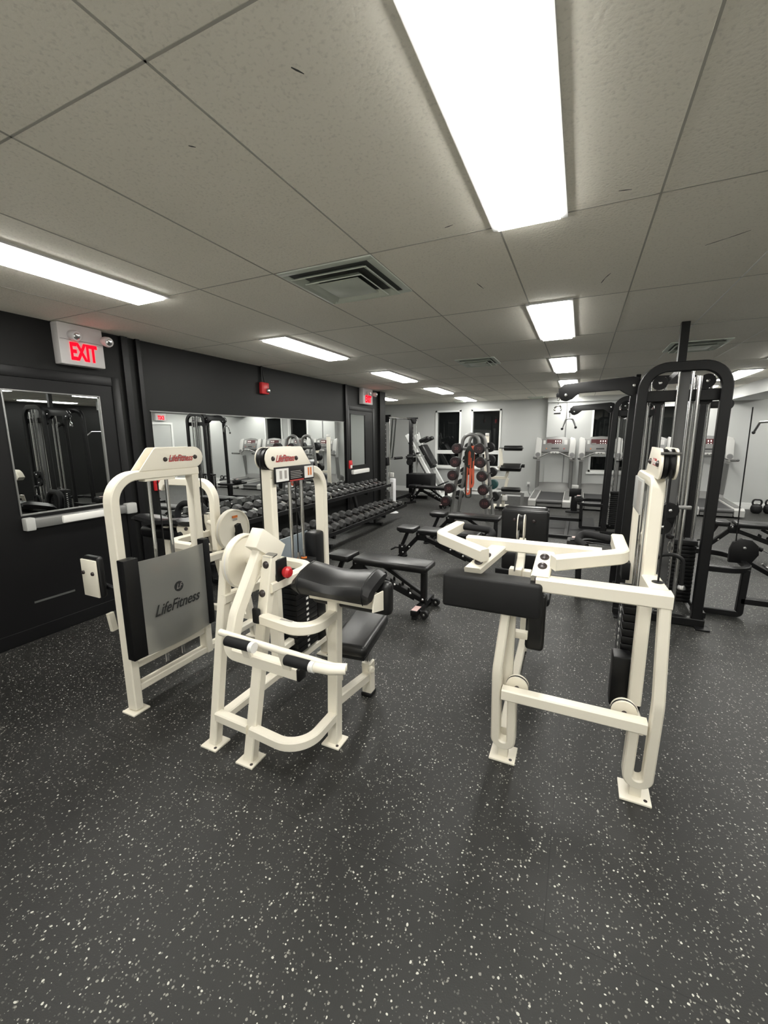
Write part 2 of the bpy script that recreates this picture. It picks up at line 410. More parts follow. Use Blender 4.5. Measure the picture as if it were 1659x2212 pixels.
vent(-1.05, 11.0, .40, 'slim dark ceiling vent left of the pale wall corner', .12)

# ------------------------------------------------------------------ mirror & doors on the black wall
mt = thing('wall_mirror', 'long frameless mirror on the black wall behind the dumbbells', 'mirror', (XL, 4.8, .55))
MB().b2((XL+.002, 2.90, .50), (XL+.008, 6.68, 1.86)).link('mirror_glass', 'mirror', mt)
MB().b2((XL+.001, 2.89, .488), (XL+.012, 6.69, .50)).b2((XL+.001, 2.89, 1.86), (XL+.010, 6.69, 1.868)).link('edge_channel', 'alu', mt)
def door(name, y0, y1, gy0, gy1, gz0, gz1, ztop, frame_m):
    d = MB()
    # frame (architrave) and leaf, glass hole built from four boards
    fx = XL+.004
    leaf = XL+.015
    for lo, hi in (((XL, y0+.07, .01), (leaf, gy0, ztop)), ((XL, gy1, .01), (leaf, y1-.07, ztop)), ((XL, gy0, .01), (leaf, gy1, gz0)), ((XL, gy0, gz1), (leaf, gy1, ztop))):
        d.b2(lo, hi)
    o = d.link(name, 'doorblack', None, smooth=0); o['kind'] = 'structure'
    MB().b2((XL, y0, 0), (fx+.02, y0+.07, ztop+.08), .004).b2((XL, y1-.07, 0), (fx+.02, y1, ztop+.08), .004).b2((XL, y0+.07, ztop), (fx+.02, y1-.07, ztop+.08), .004).link('door_frame', 'doorblack', o)
    MB().b2((XL+.002, gy0+.004, gz0+.004), (XL+.008, gy1-.004, gz1-.004)).link('mirrored_pane', 'doorglass', o)
    w = .011
    MB().b2((XL+.004, gy0, gz0), (leaf+.008, gy0+w, gz1), .002).b2((XL+.004, gy1-w, gz0), (leaf+.008, gy1, gz1), .002).b2((XL+.004, gy0+w, gz0), (leaf+.008, gy1-w, gz0+w), .002).b2((XL+.004, gy0+w, gz1-w), (leaf+.008, gy1-w, gz1), .002).link('glazing_bead', frame_m, o)
    return o
d1 = door('door_1', 1.36, 2.60, 1.70, 2.41, 1.01, 1.965, 2.06, 'alu')
MB().b2((XL+.015, 1.76, .905), (XL+.075, 2.52, .985), .012).link('push_bar_body', 'alu', d1)
MB().b2((XL+.060, 1.95, .915), (XL+.095, 2.40, .975), .010).link('push_bar', 'whitegrey', d1)
MB().b2((XL+.015, 1.70, .895), (XL+.08, 1.765, .995), .008).b2((XL+.015, 2.50, .895), (XL+.085, 2.60, .995), .012).link('bar_end_cap', 'tlight', d1)
MB().b2((XL+.015, 1.70, .30), (XL+.019, 2.0, .315)).link('kick_strip', 'ventdark', d1)
d2 = door('door_2', 6.80, 7.90, 6.90, 7.50, 1.05, 2.02, 2.08, 'doorblack')
MB().b2((XL+.015, 6.90, .90), (XL+.08, 7.55, .98), .012).link('push_bar', 'whitegrey', d2)

# ------------------------------------------------------------------ exit signs, alarms
def exit_sign(y0, y1, z0, z1, label, lamps, x=XL, d=1):
    t = thing('exit_sign', label, 'exit sign', (x, (y0+y1)/2, (z0+z1)/2), 'lit exit signs')
    xo = x+.09*d
    MB().b2((x, y0, z0), (xo, y1, z1), .008).link('sign_box', 'signw', t)
    hh = (z1-z0)
    zc = z0+hh*.31
    text('exit_lettering', 'EXIT', (xo+.003*d, (y0+y1)/2+.005, zc), (0, d, 0), (0, 0, 1), hh*.58, 'exitred', t, .003, 0, (y1-y0)*.66/(hh*.58*1.58*1.42), bold=.006)
    MB().b2((xo-.002, y0+.01, z0+hh*.60), (xo+.002, y1-.01, z0+hh*.607)).link('cover_seam', 'ventdark', t)
    for yy in lamps:
        h = MB(); h.lathe([(.001, 0), (.032, .0), (.040, .03), (.043, .07), (.036, .085), (.001, .088)], (xo-.01*d, yy, z1-.085), (d, 0, -.25))
        hd = h.link('lamp_head', 'signw', t)
        MB().lathe([(.001, .0), (.030, .002), (.020, .012), (.001, .016)], V((xo-.01*d, yy, z1-.085))+V((d, 0, -.25)).normalized()*.080, (d, 0, -.25)).link('lamp_lens', 'chrome', hd)
    return t
exit_sign(2.10, 2.45, 2.195, 2.515, 'red lit EXIT sign with twin lamp heads above the near black door', (2.2, 2.46))
exit_sign(7.29, 7.70, 2.215, 2.515, 'small red lit EXIT sign by the far black corner pillar', (7.45, 7.72))
exit_sign(9.75, 10.15, 2.17, 2.47, 'red EXIT sign over the doorway on the right wall seen in the mirror', (), XR, -1)
# doorway on the right wall (seen in the mirror)
dd = MB().b2((XR-.012, 9.45, .01), (XR, 10.35, 2.05)).link('door_3', 'wallgrey', None, smooth=0); dd['kind'] = 'structure'
MB().b2((XR-.04, 9.38, 0), (XR, 9.45, 2.12)).b2((XR-.04, 10.35, 0), (XR, 10.42, 2.12)).b2((XR-.04, 9.45, 2.05), (XR, 10.35, 2.12)).link('door_frame', 'trimwhite', dd)
MB().sphere((XR-.05, 10.25, 1.0), .03).link('door_knob', 'steel', dd)

t = thing('fire_strobe', 'red fire alarm strobe high on the black wall above the mirror', 'fire alarm', (XL, 4.57, 2.24))
MB().b2((XL, 4.50, 2.165), (XL+.055, 4.645, 2.315), .012).link('strobe_body', 'red', t)
MB().b2((XL+.05, 4.57, 2.185), (XL+.085, 4.635, 2.24), .015).link('strobe_lens', 'chrome', t)
MB().tube([(XL+.02, 4.54, 2.30), (XL+.02, 4.54, H)], .010).tube([(XL+.02, 4.60, 2.30), (XL+.02, 4.57, 2.42), (XL+.02, 4.56, H)], .007).link('conduit', 'doorblack', t)
def pull(y, z, s, label):
    t = thing('fire_pull_station', label, 'fire alarm', (XL, y, z), 'red fire pull stations')
    MB().b2((XL, y-.055*s, z-.075*s), (XL+.05, y+.055*s, z+.075*s), .008).link('pull_body', 'red', t)
    MB().b2((XL+.048, y-.045*s, z-.005*s), (XL+.06, y+.045*s, z+.03*s), .006).link('pull_handle', 'red', t)
    MB().b2((XL+.0495, y-.02*s, z-.065*s), (XL+.052, y+.045*s, z-.012*s)).link('white_label', 'whiteprint', t)
pull(2.885, 1.15, 1.0, 'red fire pull station at the near end of the mirror')
pull(6.84, 1.09, 1.0, 'red fire pull station beside the far black door')

# ------------------------------------------------------------------ back windows
def window(n, w, y):
    x0, x1, z0, z1 = w
    fr = MB(); f = .045; ya, yb = y-.02, y+.13
    fr.b2((x0, ya, z0), (x0+f, yb, z1)).b2((x1-f, ya, z0), (x1, yb, z1)).b2((x0, ya, z1-f), (x1, yb, z1)).b2((x0, ya, z0), (x1, yb, z0+f))
    zm = z0+.37
    fr.b2((x0+f, ya+.03, zm), (x1-f, yb, zm+.10))
    o = fr.link('window_%d' % n, 'trimwhite', None, smooth=0); o['kind'] = 'structure'
    MB().b2((x0+f, y+.08, z0+f), (x1-f, y+.10, zm)).link('lower_pane', 'night', o)
    MB().b2((x0+f, y+.08, zm+.10), (x1-f, y+.10, z1-f)).link('upper_pane', 'night', o)
    MB().b2((x0-.04, y-.06, z0-.05), (x1+.04, y+.05, z0), .006).link('window_sill', 'trimwhite', o)
    return o
window(1, W1, YB); window(2, W2, YB); window(3, W3, YB2); window(4, W4, YB2)
# wall conduit and outlet
single(MB().tube([(-.36, YB2-.02, .05), (-.36, YB2-.02, 2.40)], .010), 'wall_conduit', 'plug', 'thin grey conduit running up the pale back wall behind the treadmills', 'conduit', (-.36, YB2-.02, .05))
t = thing('wall_outlet', 'wall outlet with grey plug low on the back wall left of the treadmills', 'outlet', (-1.18, YB, .33))
MB().b2((-1.22, YB-.012, .28), (-1.14, YB, .40), .004).link('outlet_plate', 'trimwhite', t)
MB().b2((-1.205, YB-.06, .29), (-1.155, YB-.01, .34), .006).link('plug', 'plug', t)
MB().tube([(-1.18, YB-.05, .30), (-1.17, YB-.07, .15), (-1.1, YB-.08, .02)], .008, .05).link('cord', 'plug', t)
# ------------------------------------------------------------------ white selectorised machines
X3, Y3, Z3 = (1, 0, 0), (0, 1, 0), (0, 0, 1)
def foot(T, root, x, y, m='white', s=.105, name='foot_plate'):
    mb = MB(T); mb.box((x, y, .005), (s, s, .010), .002)
    o = mb.link(name, m, root)
    b = MB(T); b.cyl((x+s*.32, y-s*.32, .0095), (x+s*.32, y-s*.32, .0112), .008, None, 10); b.link('bolt_hole', 'bolt', o)
    return o
def bolts(T, root, ps, ax, r=.016, name='bolt', m='bolt'):
    for p in ps:
        p = V(p); a = V(ax).normalized()
        mb = MB(T); mb.lathe([(r, -.002), (r, .003), (r*.8, .008), (r*.3, .011), (.001, .0115)], p, a, 14); mb.link(name, m, root)
def tower(T, root, X, y0, y1, sgn, zt=1.39, hdr=True, shield=True, placard=False, rodz=.72, stack=True, numbers=True):
    """weight tower: inverted U in a plane of constant X; y0 the pulley end, y1 the rounded end.  sgn=+1 when y1>y0; shield on the -X side"""
    s = sgn; h = .05
    MB(T).rail([(X, y0, .12), (X, y0, zt-.0245)], .075, h, X3).rail([(X, y0-s*(h/2+.0006), zt), (X, y1, zt), (X, y1, .02)], .0752, h, X3, .145, seg=10).link('tower_frame', 'white', root)
    ym = (y0+y1)/2
    MB(T).box((X, ym-s*.02, zt-.032), (.06, .20, .014), .002).link('rod_bracket', 'white', root)
    for dy in (-.06, .06):
        MB(T).cyl((X, ym+s*(dy-.02), .20), (X, ym+s*(dy-.02), zt-.03), .011).link('guide_rod', 'chrome', root)
    if hdr:
        # two header plates with the pulley between them
        L0 = y0-s*.045
        poly = [(0, 0)]
        def hp(xx):
            pts = []
            r = .065
            for k in range(9):
                a = math.radians(270-180*k/8) if True else 0
                pts.append((r+r*math.cos(a)*1.0, r+r*math.sin(a)))
            pts = [(p[0]-.055, p[1]) for p in pts]
            pts += [(.27, .13), (.285, .128), (.295, .12), (.395, .0)]
            return pts
        for dx in (-.036, .036):
            MB(T).prism(hp(0), (X+dx, y0-s*.01, zt+.024), (0, s, 0), Z3, .008, .0015).link('header_plate', 'white', root)
        MB(T).lathe([(.02, -.026), (.063, -.024), (.062, -.006), (.056, 0), (.062, .006), (.063, .024), (.02, .026)], (X, y0-s*.005, zt+.089), X3, 24).link('pulley', 'black', root)
        for sd in (-1, 1):
            bolts(T, root, [(X+sd*.040, y0-s*.003, zt+.089), (X+sd*.040, y0+s*.215, zt+.083)], (sd, 0, 0), .014)
            text('header_logo', 'LifeFitness', (X+sd*.0415, y0+s*.107, zt+.085), (0, sd*1., 0) , Z3, .056, 'redlogo', root, .0004, .45, .74, T=T, bold=.0012)
            MB(T).prism([(-.075, -.017), (.07, -.013), (.088, .004), (.04, .016), (-.04, .018)] if sd > 0 else [(-.088, .004), (-.07, -.013), (.075, -.017), (.04, .018), (-.04, .016)], (X+sd*.0405, y0+s*.107, zt+.083), (0, sd, 0), Z3, .0006).link('logo_backing', 'greyprint', root)  # printed patch behind the lettering
        MB(T).cyl((X, y0-s*.066, zt+.085), (X, y0-s*.066, zt-.42), .004, None, 8).link('cable', 'black', root)
    MB(T).cyl((X, ym-s*.02, rodz), (X, ym-s*.02, zt-.03), .004, None, 8).link('stack_cable', 'black', root)
    if stack:
        st = MB(T)
        n = 15
        z0 = .34 if shield else .20
        for k in range(n):
            z = z0+k*(rodz-.04-z0)/n
            st.b2((X-.055, ym-s*.02-.115, z), (X+.055, ym-s*.02+.115, z+(rodz-.04-z0)/n-.003), .003)
        so = st.link('weight_stack', 'black', root)
        MB(T).b2((X-.06, ym-s*.02-.12, rodz-.04), (X+.06, ym-s*.02+.12, rodz), .006).link('top_plate', 'rubber', so)
        MB(T).cyl((X, ym-s*.02, rodz), (X, ym-s*.02, rodz+.06), .014).link('stack_pin', 'chrome', so)
        for dy in (-.06, .06): MB(T).lathe([(.014, 0), (.02, .002), (.02, .010), (.014, .012)], (X, ym+s*(dy-.02), rodz), Z3, 12).link('rod_bushing', 'orangeprint', so)
        if numbers:
            for k in range(n):
                z = .20+k*(rodz-.24)/n
                MB(T).b2((X+.0555, ym-s*.02-.012, z+.006), (X+.0565, ym-s*.02+.012, z+.022)).link('weight_number', 'whiteprint', so)
    for z in (.14, .285):
        MB(T).rail([(X, y0, z), (X, y1, z)], .05 if z > .2 else .06, .045, X3).link('base_rail', 'white', root)
    if shield:
        xs = X-.075
        # frosted panel with gentle bow, black edge strips
        pan = MB(T); rg = []
        ya, yb = min(y0, y1)+.01, max(y0, y1)-.01
        for k in range(9):
            f = k/8; y = ya+(yb-ya)*f; bow = .03*math.sin(PI*f)
            rg.append([(xs-bow, y, .345), (xs-bow-.005, y, .345), (xs-bow-.005, y, .915), (xs-bow, y, .915)])
        pan.rings(rg); po = pan.link('shield_panel', 'frost', root)
        for yy, ww in ((ya if s < 0 else yb, .085), (yb if s < 0 else ya, .045)):
            MB(T).box((xs+.012, yy, .645), (.06, ww, .59), .004).link('shield_edge_strip', 'black', root)
        cy = (ya+yb)/2+.01
        text('shield_logo', 'LifeFitness', (xs-.037, cy, .595), (0, -1, 0), Z3, .094, 'blackprint', po, .0004, .45, .80, T=T, bold=.001)
        MB(T).cyl((xs-.0355, cy-.02, .70), (xs-.0365, cy-.02, .70), .032, None, 20).link('shield_emblem', 'blackprint', po)
        text('emblem_strokes', 'LF', (xs-.0372, cy-.02, .70), (0, -1, 0), Z3, .045, 'greyprint', po, .0003, .35, .9, T=T)
    if placard:
        xp = X+.055
        pl = MB(T); pl.b2((xp, y0-.02, zt-.055), (xp+.008, y0+.37, zt+.04), .003); p = pl.link('placard', 'black', root)
        MB(T).b2((xp+.0075, y0-.01, zt-.045), (xp+.0095, y0+.105, zt+.03)).link('diagram_panel', 'whiteprint', p)
        MB(T).b2((xp+.0075, y0+.265, zt-.045), (xp+.0095, y0+.36, zt+.03)).link('diagram_panel', 'whiteprint', p)
        for i, yy in enumerate((y0+.02, y0+.065)):
            MB(T).b2((xp+.009, yy, zt-.03), (xp+.0102, yy+.022, zt+.018)).link('figure_drawing', 'greyprint', p)
        MB(T).b2((xp+.009, y0+.30, zt-.03), (xp+.0102, y0+.315, zt+.02)).b2((xp+.009, y0+.325, zt-.03), (xp+.0102, y0+.34, zt+.02)).link('figure_drawing', 'orangeprint', p)
        tx = MB(T)
        for r in range(5): tx.b2((xp+.0075, y0+.125, zt+.005-r*.010), (xp+.0087, y0+.225+.02*((r*7) % 3)/2, zt+.0085-r*.010))
        tx.link('instruction_lines', 'greyprint', p)
        MB(T).b2((xp+.0075, y0+.115, zt-.052), (xp+.0086, y0+.255, zt-.044)).link('warning_strip', 'redlogo', p)

def dished_disc(T, root, c, ax, r, m='white'):
    ax = V(ax).normalized()
    d = MB(T); d.lathe([(.012, -.012), (r*.93, -.012), (r, -.02), (r, .02), (r*.955, .021), (r*.92, .010), (r*.55, .004), (.03, .012), (.012, .02)], c, ax, 40)
    o = d.link('cam_disc', m, root)
    b = MB(T); b.lathe([(r*1.001, -.004), (r*1.003, .0), (r*1.001, .004)], c, ax, 40); b.link('belt_groove', 'whitegrey', o)
    return o
def saddle_pad(T, root, xa, xb, yb, zb, yf, zf):
    """preacher pad: a saddle-shaped cushion between xa and xb, back edge (yb,zb), front edge (yf,zf)"""
    mb = MB(T); rg = []; n = 16
    back, front = V((0, yb, zb)), V((0, yf, zf)); d = (front-back); L = d.length; d.normalize(); nn = V((0, -d.z, d.y)); nn = nn if nn.z > 0 else -nn
    for k in range(n+1):
        f = k/n; x = xa+(xb-xa)*f
        dip = .022*math.sin(PI*f)**2
        e = min(1, min(f, 1-f)/.035); sh = .5+.5*math.sqrt(max(0, 1-(1-e)**2))
        prof = []
        th = .062*sh-dip*.9
        for a, b in ((.02, -.012), (-.012, .006), (-.012, .032), (.02, .052), (.08, .060), (.17, .060), (.215, .050), (.24, .026), (.245, .0), (.232, -.034), (.205, -.048), (.175, -.034), (.16, -.012)):
            b2 = b-dip if b > 0 else b
            prof.append(V((x, 0, 0))+V((0, yb, zb))+d*(a*L/.235)+nn*(b2*sh))
        rg.append(prof)
    mb.rings(rg); o = mb.link('arm_pad', 'vinyl', root)
    for x in (xa+.035, xb-.035):
        s = MB(T); r2 = []
        for a, b in ((-.013, .006), (-.0135, .032), (.02, .0535), (.08, .0615), (.17, .0615), (.216, .0515), (.242, .026), (.247, .0), (.234, -.034)):
            r2.append(V((x, yb, zb))+d*(a*L/.235)+nn*(b-.0035))
        s.tube(r2, .0022, 0, 6); s.link('pad_seam', 'rubber', o)
    return o

def curl_body(T, root, arm, dx=0., lx=0., seat_dx=0., big=False):
    """shared body of the two arm machines, drawn in the place of the right-hand one"""
    # legs of the working end
    F1a, F1b = (-1.65+lx, 1.41, .008), (-1.65+lx, 1.575, .96)
    F2a, F2b = (-1.40, 1.40, .008), (-1.355, 1.575, 1.025)
    F3a, F3b = (-1.08, 1.685, .008), (-1.065, 1.705, .93)
    MB(T).bar(F1a, F1b, .05, .05, Y3).link('leg', 'white', root)
    MB(T).bar(F2a, F2b, .058, .05, Y3).link('leg', 'white', root)
    MB(T).bar(F3a, F3b, .058, .058, Y3).link('leg', 'white', root)
    for f in (F1a, F2a, F3a): foot(T, root, f[0], f[1])
    foot(T, root, -1.63, 2.46)
    MB(T).prism(rrect(.058, .052, .008), F2b, X3, (0, .98, .17), .006).link('end_cap', 'steel', root)
    bolts(T, root, [(-1.655+lx, 1.545, .865)], (0, -1, .17), .019)
    bolts(T, root, [(-1.357, 1.545, .985), (-1.368, 1.52, .845)], (0, -1, .17), .019)
    MB(T).b2((-1.405, 1.475, .70), (-1.36, 1.495, .78), .01).link('rubber_stop', 'rubber', root)
    # rails
    MB(T).rail([(-1.63, 1.44, .14), (-1.63, 1.93, .14)], .06, .045, X3).link('base_rail', 'white', root)
    MB(T).rail([(-1.63, 1.425, .165), (-1.41, 1.415, .165)], .05, .05, Z3).link('cross_rail', 'white', root)
    MB(T).rail([(-1.385, 1.41, .165), (-1.075, 1.385, .165), (-1.075, 1.67, .165)], .05, .05, Z3, .19, seg=10).link('curved_rail', 'white', root)
    MB(T).rail([(-1.355, 1.50, .725), (-1.06, 1.455, .725), (-1.065, 1.69, .725)], .05, .05, Z3, .17, seg=10).link('curved_rail', 'white', root)
    MB(T).rail([(-1.64, 1.52, .77), (-1.62, 1.92, .77)], .05, .05, Z3).link('upper_rail', 'white', root)
    MB(T).rail([(-1.345, 1.54, .87), (-1.34, 1.92, .87), (-1.60, 1.93, .87)], .05, .05, Z3, .10).link('upper_rail', 'white', root)
    MB(T).rail([(-1.07, 1.72, .36), (-1.60, 2.44, .30)], .05, .05, Z3).link('diagonal_rail', 'white', root)
    # disc and axle
    d = dished_disc(T, root, (-1.60+dx, 1.66, .945), X3 if not big else (-1, 0, 0), .148)
    MB(T).cyl((-1.585+dx, 1.66, .945), (-1.39, 1.60, .965), .017).link('axle', 'white', d)
    MB(T).b2((-1.335, 1.58, .875), (-1.32, 1.66, 1.0), .004).link('range_plate', 'black', root)
    MB(T).lathe([(.001, 0), (.018, .0), (.028, .012), (.030, .03), (.02, .042), (.001, .045)], (-1.32, 1.63, .93), X3).link('pull_knob', 'red', root)
    # pad assembly
    if big:
        saddle_pad(T, root, -1.32, -.80, 1.80, .975, 1.54, .905)
        MB(T).box((-1.05, 1.72, .875), (.46, .10, .09), .03, None, 3).link('pad_base', 'black', root)
    else:
        saddle_pad(T, root, -1.20, -.79, 1.715, .945, 1.535, .90)
        MB(T).prism([(0, .01), (.11, -.02), (.11, .075), (.02, .085)], (-.792, 1.575, .815), Y3, Z3, .006).link('end_plate', 'white', root)
        MB(T).b2((-1.19, 1.655, .80), (-.795, 1.67, .885), .004).link('chest_board', 'white', root)
        MB(T).box((-.985, 1.725, .84), (.45, .06, .17), .028, None, 3).link('chest_pad', 'vinyl', root)
    MB(T).rail([(-1.07, 1.70, .90), (-1.07, 1.58, .92)], .05, .03, X3).link('pad_bracket', 'white', root)
    # seat
    sx = seat_dx
    se = MB(T); q = Quaternion((0, 0, 1), math.radians(6)).to_matrix() @ Quaternion((1, 0, 0), math.radians(5)).to_matrix()
    se.box((-1.075+sx, 1.975, .495), (.225, .40, .07), .03, q, 4); se.link('seat', 'vinyl', root)
    se2 = MB(T); se2.box((-1.075+sx, 1.975, .452), (.19, .36, .02), .004, q); se2.link('seat_board', 'black', root)
    if not big: MB(T).bar((-1.09+sx, 2.08, .45), (-1.10+sx, 2.13, .18), .04, .04, X3).link('seat_post', 'chrome', root)
    if not big: MB(T).bar((-1.10+sx, 2.12, .235), (-1.11+sx, 2.14, .02), .062, .062, X3).link('seat_sleeve', 'white', root)
    if not big: MB(T).lathe([(.02, 0), (.02, .02), (.014, .025)], (-1.075+sx, 2.10, .20), (1, -.6, 0), 12).link('adjust_pin', 'white', root)
    MB(T).rail([(-1.075, 1.70, .235), (-1.105+sx, 2.10, .14)], .05, .055, X3).link('seat_rail', 'white', root)
    if not big: MB(T).b2((-1.145+sx, 2.10, .0), (-1.075+sx, 2.18, .025), .006).link('rubber_foot', 'rubber', root)

# the machine right of centre-left: arm curl
t = thing('arm_curl_machine', 'cream arm curl machine with placard and a curved front frame, centre left', 'exercise machine', (-1.4, 1.9, 0), 'cream weight machines')
curl_body(I4, t, None)
tower(I4, t, -1.63, 1.92, 2.46, 1, placard=True, shield=False, rodz=.80)
MB().b2((-1.72, 1.96, .12), (-1.712, 2.40, .95), .003).link('back_panel', 'bluegrey', t)
MB().b2((-1.70, 2.33, .15), (-1.60, 2.44, .955), .02).link('side_shroud', 'black', t)
MB().b2((-1.60, 2.355, .55), (-1.598, 2.40, .72)).link('safety_sticker', 'whiteprint', t)
# swinging arm with handles (towards the camera)
MB().rail([(-1.43, 1.60, 1.06), (-1.43, 1.405, .775), (-1.43, 1.365, .655)], .048, .062, X3, .14).rail([(-1.43, 1.365, .67), (-1.43, 1.355, .605), (-1.03, 1.345, .60)], .046, .062, (0, 1, .05), .06).link('swing_arm', 'white', t)
q = Quaternion((1, 0, 0), math.radians(-36)).to_matrix()
MB().box((-1.43, 1.635, 1.055), (.075, .205, .105), .006, q).link('counterweight', 'white', t)
bolts(I4, t, [(-1.43, 1.545, 1.075), (-1.40, 1.64, .998)], (0, -.6, -.8), .014)
MB().tube([(-1.42, 1.29, .735), (-1.39, 1.29, .733), (-.83, 1.30, .702), (-.78, 1.32, .70)], .015, .03, 12).link('handle_bar', 'white', t)
MB().rail([(-1.30, 1.33, .625), (-1.30, 1.30, .725)], .05, .025, X3).rail([(-1.08, 1.33, .62), (-1.08, 1.30, .712)], .05, .025, X3).link('handle_bracket', 'white', t)
def grip(x0, x1, y, z, r=.019):
    g = MB(); g.lathe([(r*.8, 0), (r, .004), (r, x1-x0-.004), (r*.8, x1-x0)], (x0, y, z), X3, 16); o = g.link('hand_grip', 'foam', t)
    g = MB(); g.cyl((x1-.002, y, z), (x1+.018, y, z), r*1.03, None, 16); g.link('grip_collar', 'whitegrey', o)
grip(-1.345, -1.205, 1.25, .728, .022); grip(-1.035, -.91, 1.26, .705, .022)
MB().tube([(-.91, 1.262, .705), (-.83, 1.275, .702), (-.775, 1.30, .70)], [.021, .021, .017], 0, 12).link('handle_end', 'white', t)
MB().b2((-1.031, 1.32, .572), (-1.015, 1.37, .628), .004).link('plate_cap', 'black', t)
MB().b2((-1.235, 1.478, .7502), (-1.165, 1.492, .7512)).link('warning_sticker', 'greyprint', t)

# its twin, turned half round, nearer the mirror door: tricep press
TR = M.Translation((-3.93, 3.88, 0)) @ M.Rotation(PI, 4, 'Z')
t = thing('tricep_press_machine', 'cream tricep machine with frosted logo shield, leftmost of the cream machines', 'exercise machine', (-2.5, 1.95, 0), 'cream weight machines')
curl_body(TR, t, None, -.095, .05, -.20, True)
tower(TR, t, -1.63, 1.92, 2.46, 1, placard=False, shield=True, rodz=.80, numbers=False)
# arched arm reaching over the pad, orange sticker on the disc
MB().rail([(-2.345, 2.17, .80), (-2.345, 2.17, 1.285), (-2.86, 2.19, 1.275), (-2.90, 2.19, 1.22)], .055, .055, Y3, [.13, .05], seg=10).link('arched_arm', 'white', t)
MB().b2((-2.2245, 2.21, 1.03), (-2.2225, 2.26, 1.047)).link('warning_sticker', 'orangeprint', t)
MB().b2((-2.2245, 2.215, 1.012), (-2.2225, 2.255, 1.026)).link('sticker_text', 'greyprint', t)
# little pulley plate hanging on the disc
MB().prism([(-.02, -.05), (.02, -.05), (.03, .0), (.012, .06), (-.02, .05)], (-2.205, 2.24, .93), Y3, Z3, .03).link('cam_latch', 'black', t)
# roller at the end of the pad and the backrest behind the user
MB().b2((-3.0, 1.60, .55), (-2.84, 1.612, .805), .004).link('backrest_board', 'white', t)
MB().box((-2.915, 1.637, .685), (.165, .045, .285), .02, None, 3).link('backrest_pad', 'vinyl', t)
bolts(TR, t, [(-3.93+2.975, 3.88-1.598, .715), (-3.93+2.875, 3.88-1.598, .715)], (0, 1, 0), .014)
MB().bar((-2.90, 1.665, .62), (-2.45, 1.80, .46), .03, .03, Z3).link('backrest_post', 'black', t)
MB().bar((-2.90, 1.69, .40), (-2.89, 1.70, .27), .045, .03, X3).link('seat_bracket', 'white', t)
MB().prism(rrect(.15, .145, .068), (-2.665, 2.20, .93), (.8, .6, 0), Z3, .07, .012).link('end_roller', 'vinyl', t)
MB().tube([(-3.05, 2.42, .86), (-3.06, 2.44, 1.06), (-2.80, 2.46, 1.06), (-2.78, 2.44, .86)], .026, .09, 10).link('loop_handle', 'foam', t)
MB().prism(rrect(.13, .12, .055), (-2.635, 2.155, .93), (.8, .6, 0), Z3, .012).link('roller_plate', 'white', t)
bolts(I4, t, [(-2.631, 2.150, .93)], (.6, -.8, 0), .014)

# ------------------------------------------------------------------ third white machine: seated row
t = thing('seated_row_machine', 'cream seated row machine with black counterweight block, right of centre', 'exercise machine', (0, 2.2, 0), 'cream weight machines')
for sg, xo, xi, xt_, top in ((-1, -.288, -.212, -.262, .80), (1, .366, .288, .352, .925)):
    MB().rail([(xt_, 1.925, top), (xo, 1.90, .50), (xo, 1.945, .085), (xi, 1.945, .085), (xi+.004*sg, 1.925, .37)], .06, .042, (0, 1, .06), [.3, .039, .039], seg=9).link('front_leg', 'white', t)
    MB().b2(((xo+xi)/2-.024, 1.935, .008), ((xo+xi)/2+.024, 1.98, .075), .004).link('foot_stub', 'white', t)
    foot(I4, t, (xo+xi)/2, 1.965, 'white', .125)
MB().rail([(-.255, 2.02, .80), (-.255, 2.02, .36)], .05, .04, X3).link('rear_strut', 'white', t)
MB().rail([(-.262, 1.90, .385), (.335, 1.90, .385)], .055, .055, Z3).link('lower_crossbeam', 'white', t)
MB().rail([(-.14, 1.93, .945), (.375, 1.93, .945)], .062, .075, Z3).link('upper_crossbeam', 'white', t)
MB().prism(rrect(.06, .07, .008), (-.142, 1.93, .945), Y3, Z3, .006).link('end_cap', 'maroon', t)
MB().rail([(.335, 1.95, .945), (.325, 2.16, .945)], .07, .07, Z3).link('tower_link', 'white', t)
MB().lathe([(.02, 0), (.024, .002), (.013, .004), (.001, .004)], (.340, 2.04, .98), Z3).link('cable_grommet', 'rubber', t)
MB().cyl((.340, 2.04, .97), (.340, 2.025, 1.46), .004, None, 8).link('cable', 'black', t)
for x in (-.20, .255):
    p = MB(); p.lathe([(.012, -.018), (.052, -.018), (.052, -.006), (.044, 0), (.052, .006), (.052, .018), (.012, .018)], (x, 1.965, .395), Y3, 28); o = p.link('pulley', 'white', t)
    MB().lathe([(.0525, -.0045), (.0535, 0), (.0525, .0045)], (x, 1.965, .395), Y3, 28).link('pulley_groove', 'black', o)
    bolts(I4, o, [(x, 1.945, .395)], (0, -1, 0), .011)
# tower
xt = .318
MB().rail([(xt, 2.16, .33), (xt, 2.16, 1.395), (xt, 2.68, 1.395), (xt, 2.68, .01)], .055, .05, X3, [.03, .12], seg=8).link('tower_frame', 'white', t)
foot(I4, t, xt, 2.68)
MB().rail([(xt, 2.0, .30), (xt, 2.70, .14)], .055, .05, X3).link('base_rail', 'white', t)
for y in (2.37, 2.47): MB().cyl((xt-.01, y, .25), (xt-.01, y, 1.37), .012).link('guide_rod', 'chrome', t)
st = MB()
for k in range(14): st.b2((xt-.065, 2.30, .20+k*.04), (xt+.05, 2.54, .236+k*.04), .003)
so = st.link('weight_stack', 'black', t)
for k in range(13): MB().b2((xt-.0665, 2.41, .21+k*.04), (xt-.065, 2.43, .226+k*.04)).link('weight_number', 'whiteprint', so)
MB().b2((xt-.07, 2.29, .76), (xt+.055, 2.55, .80), .005).link('top_plate', 'rubber', so)
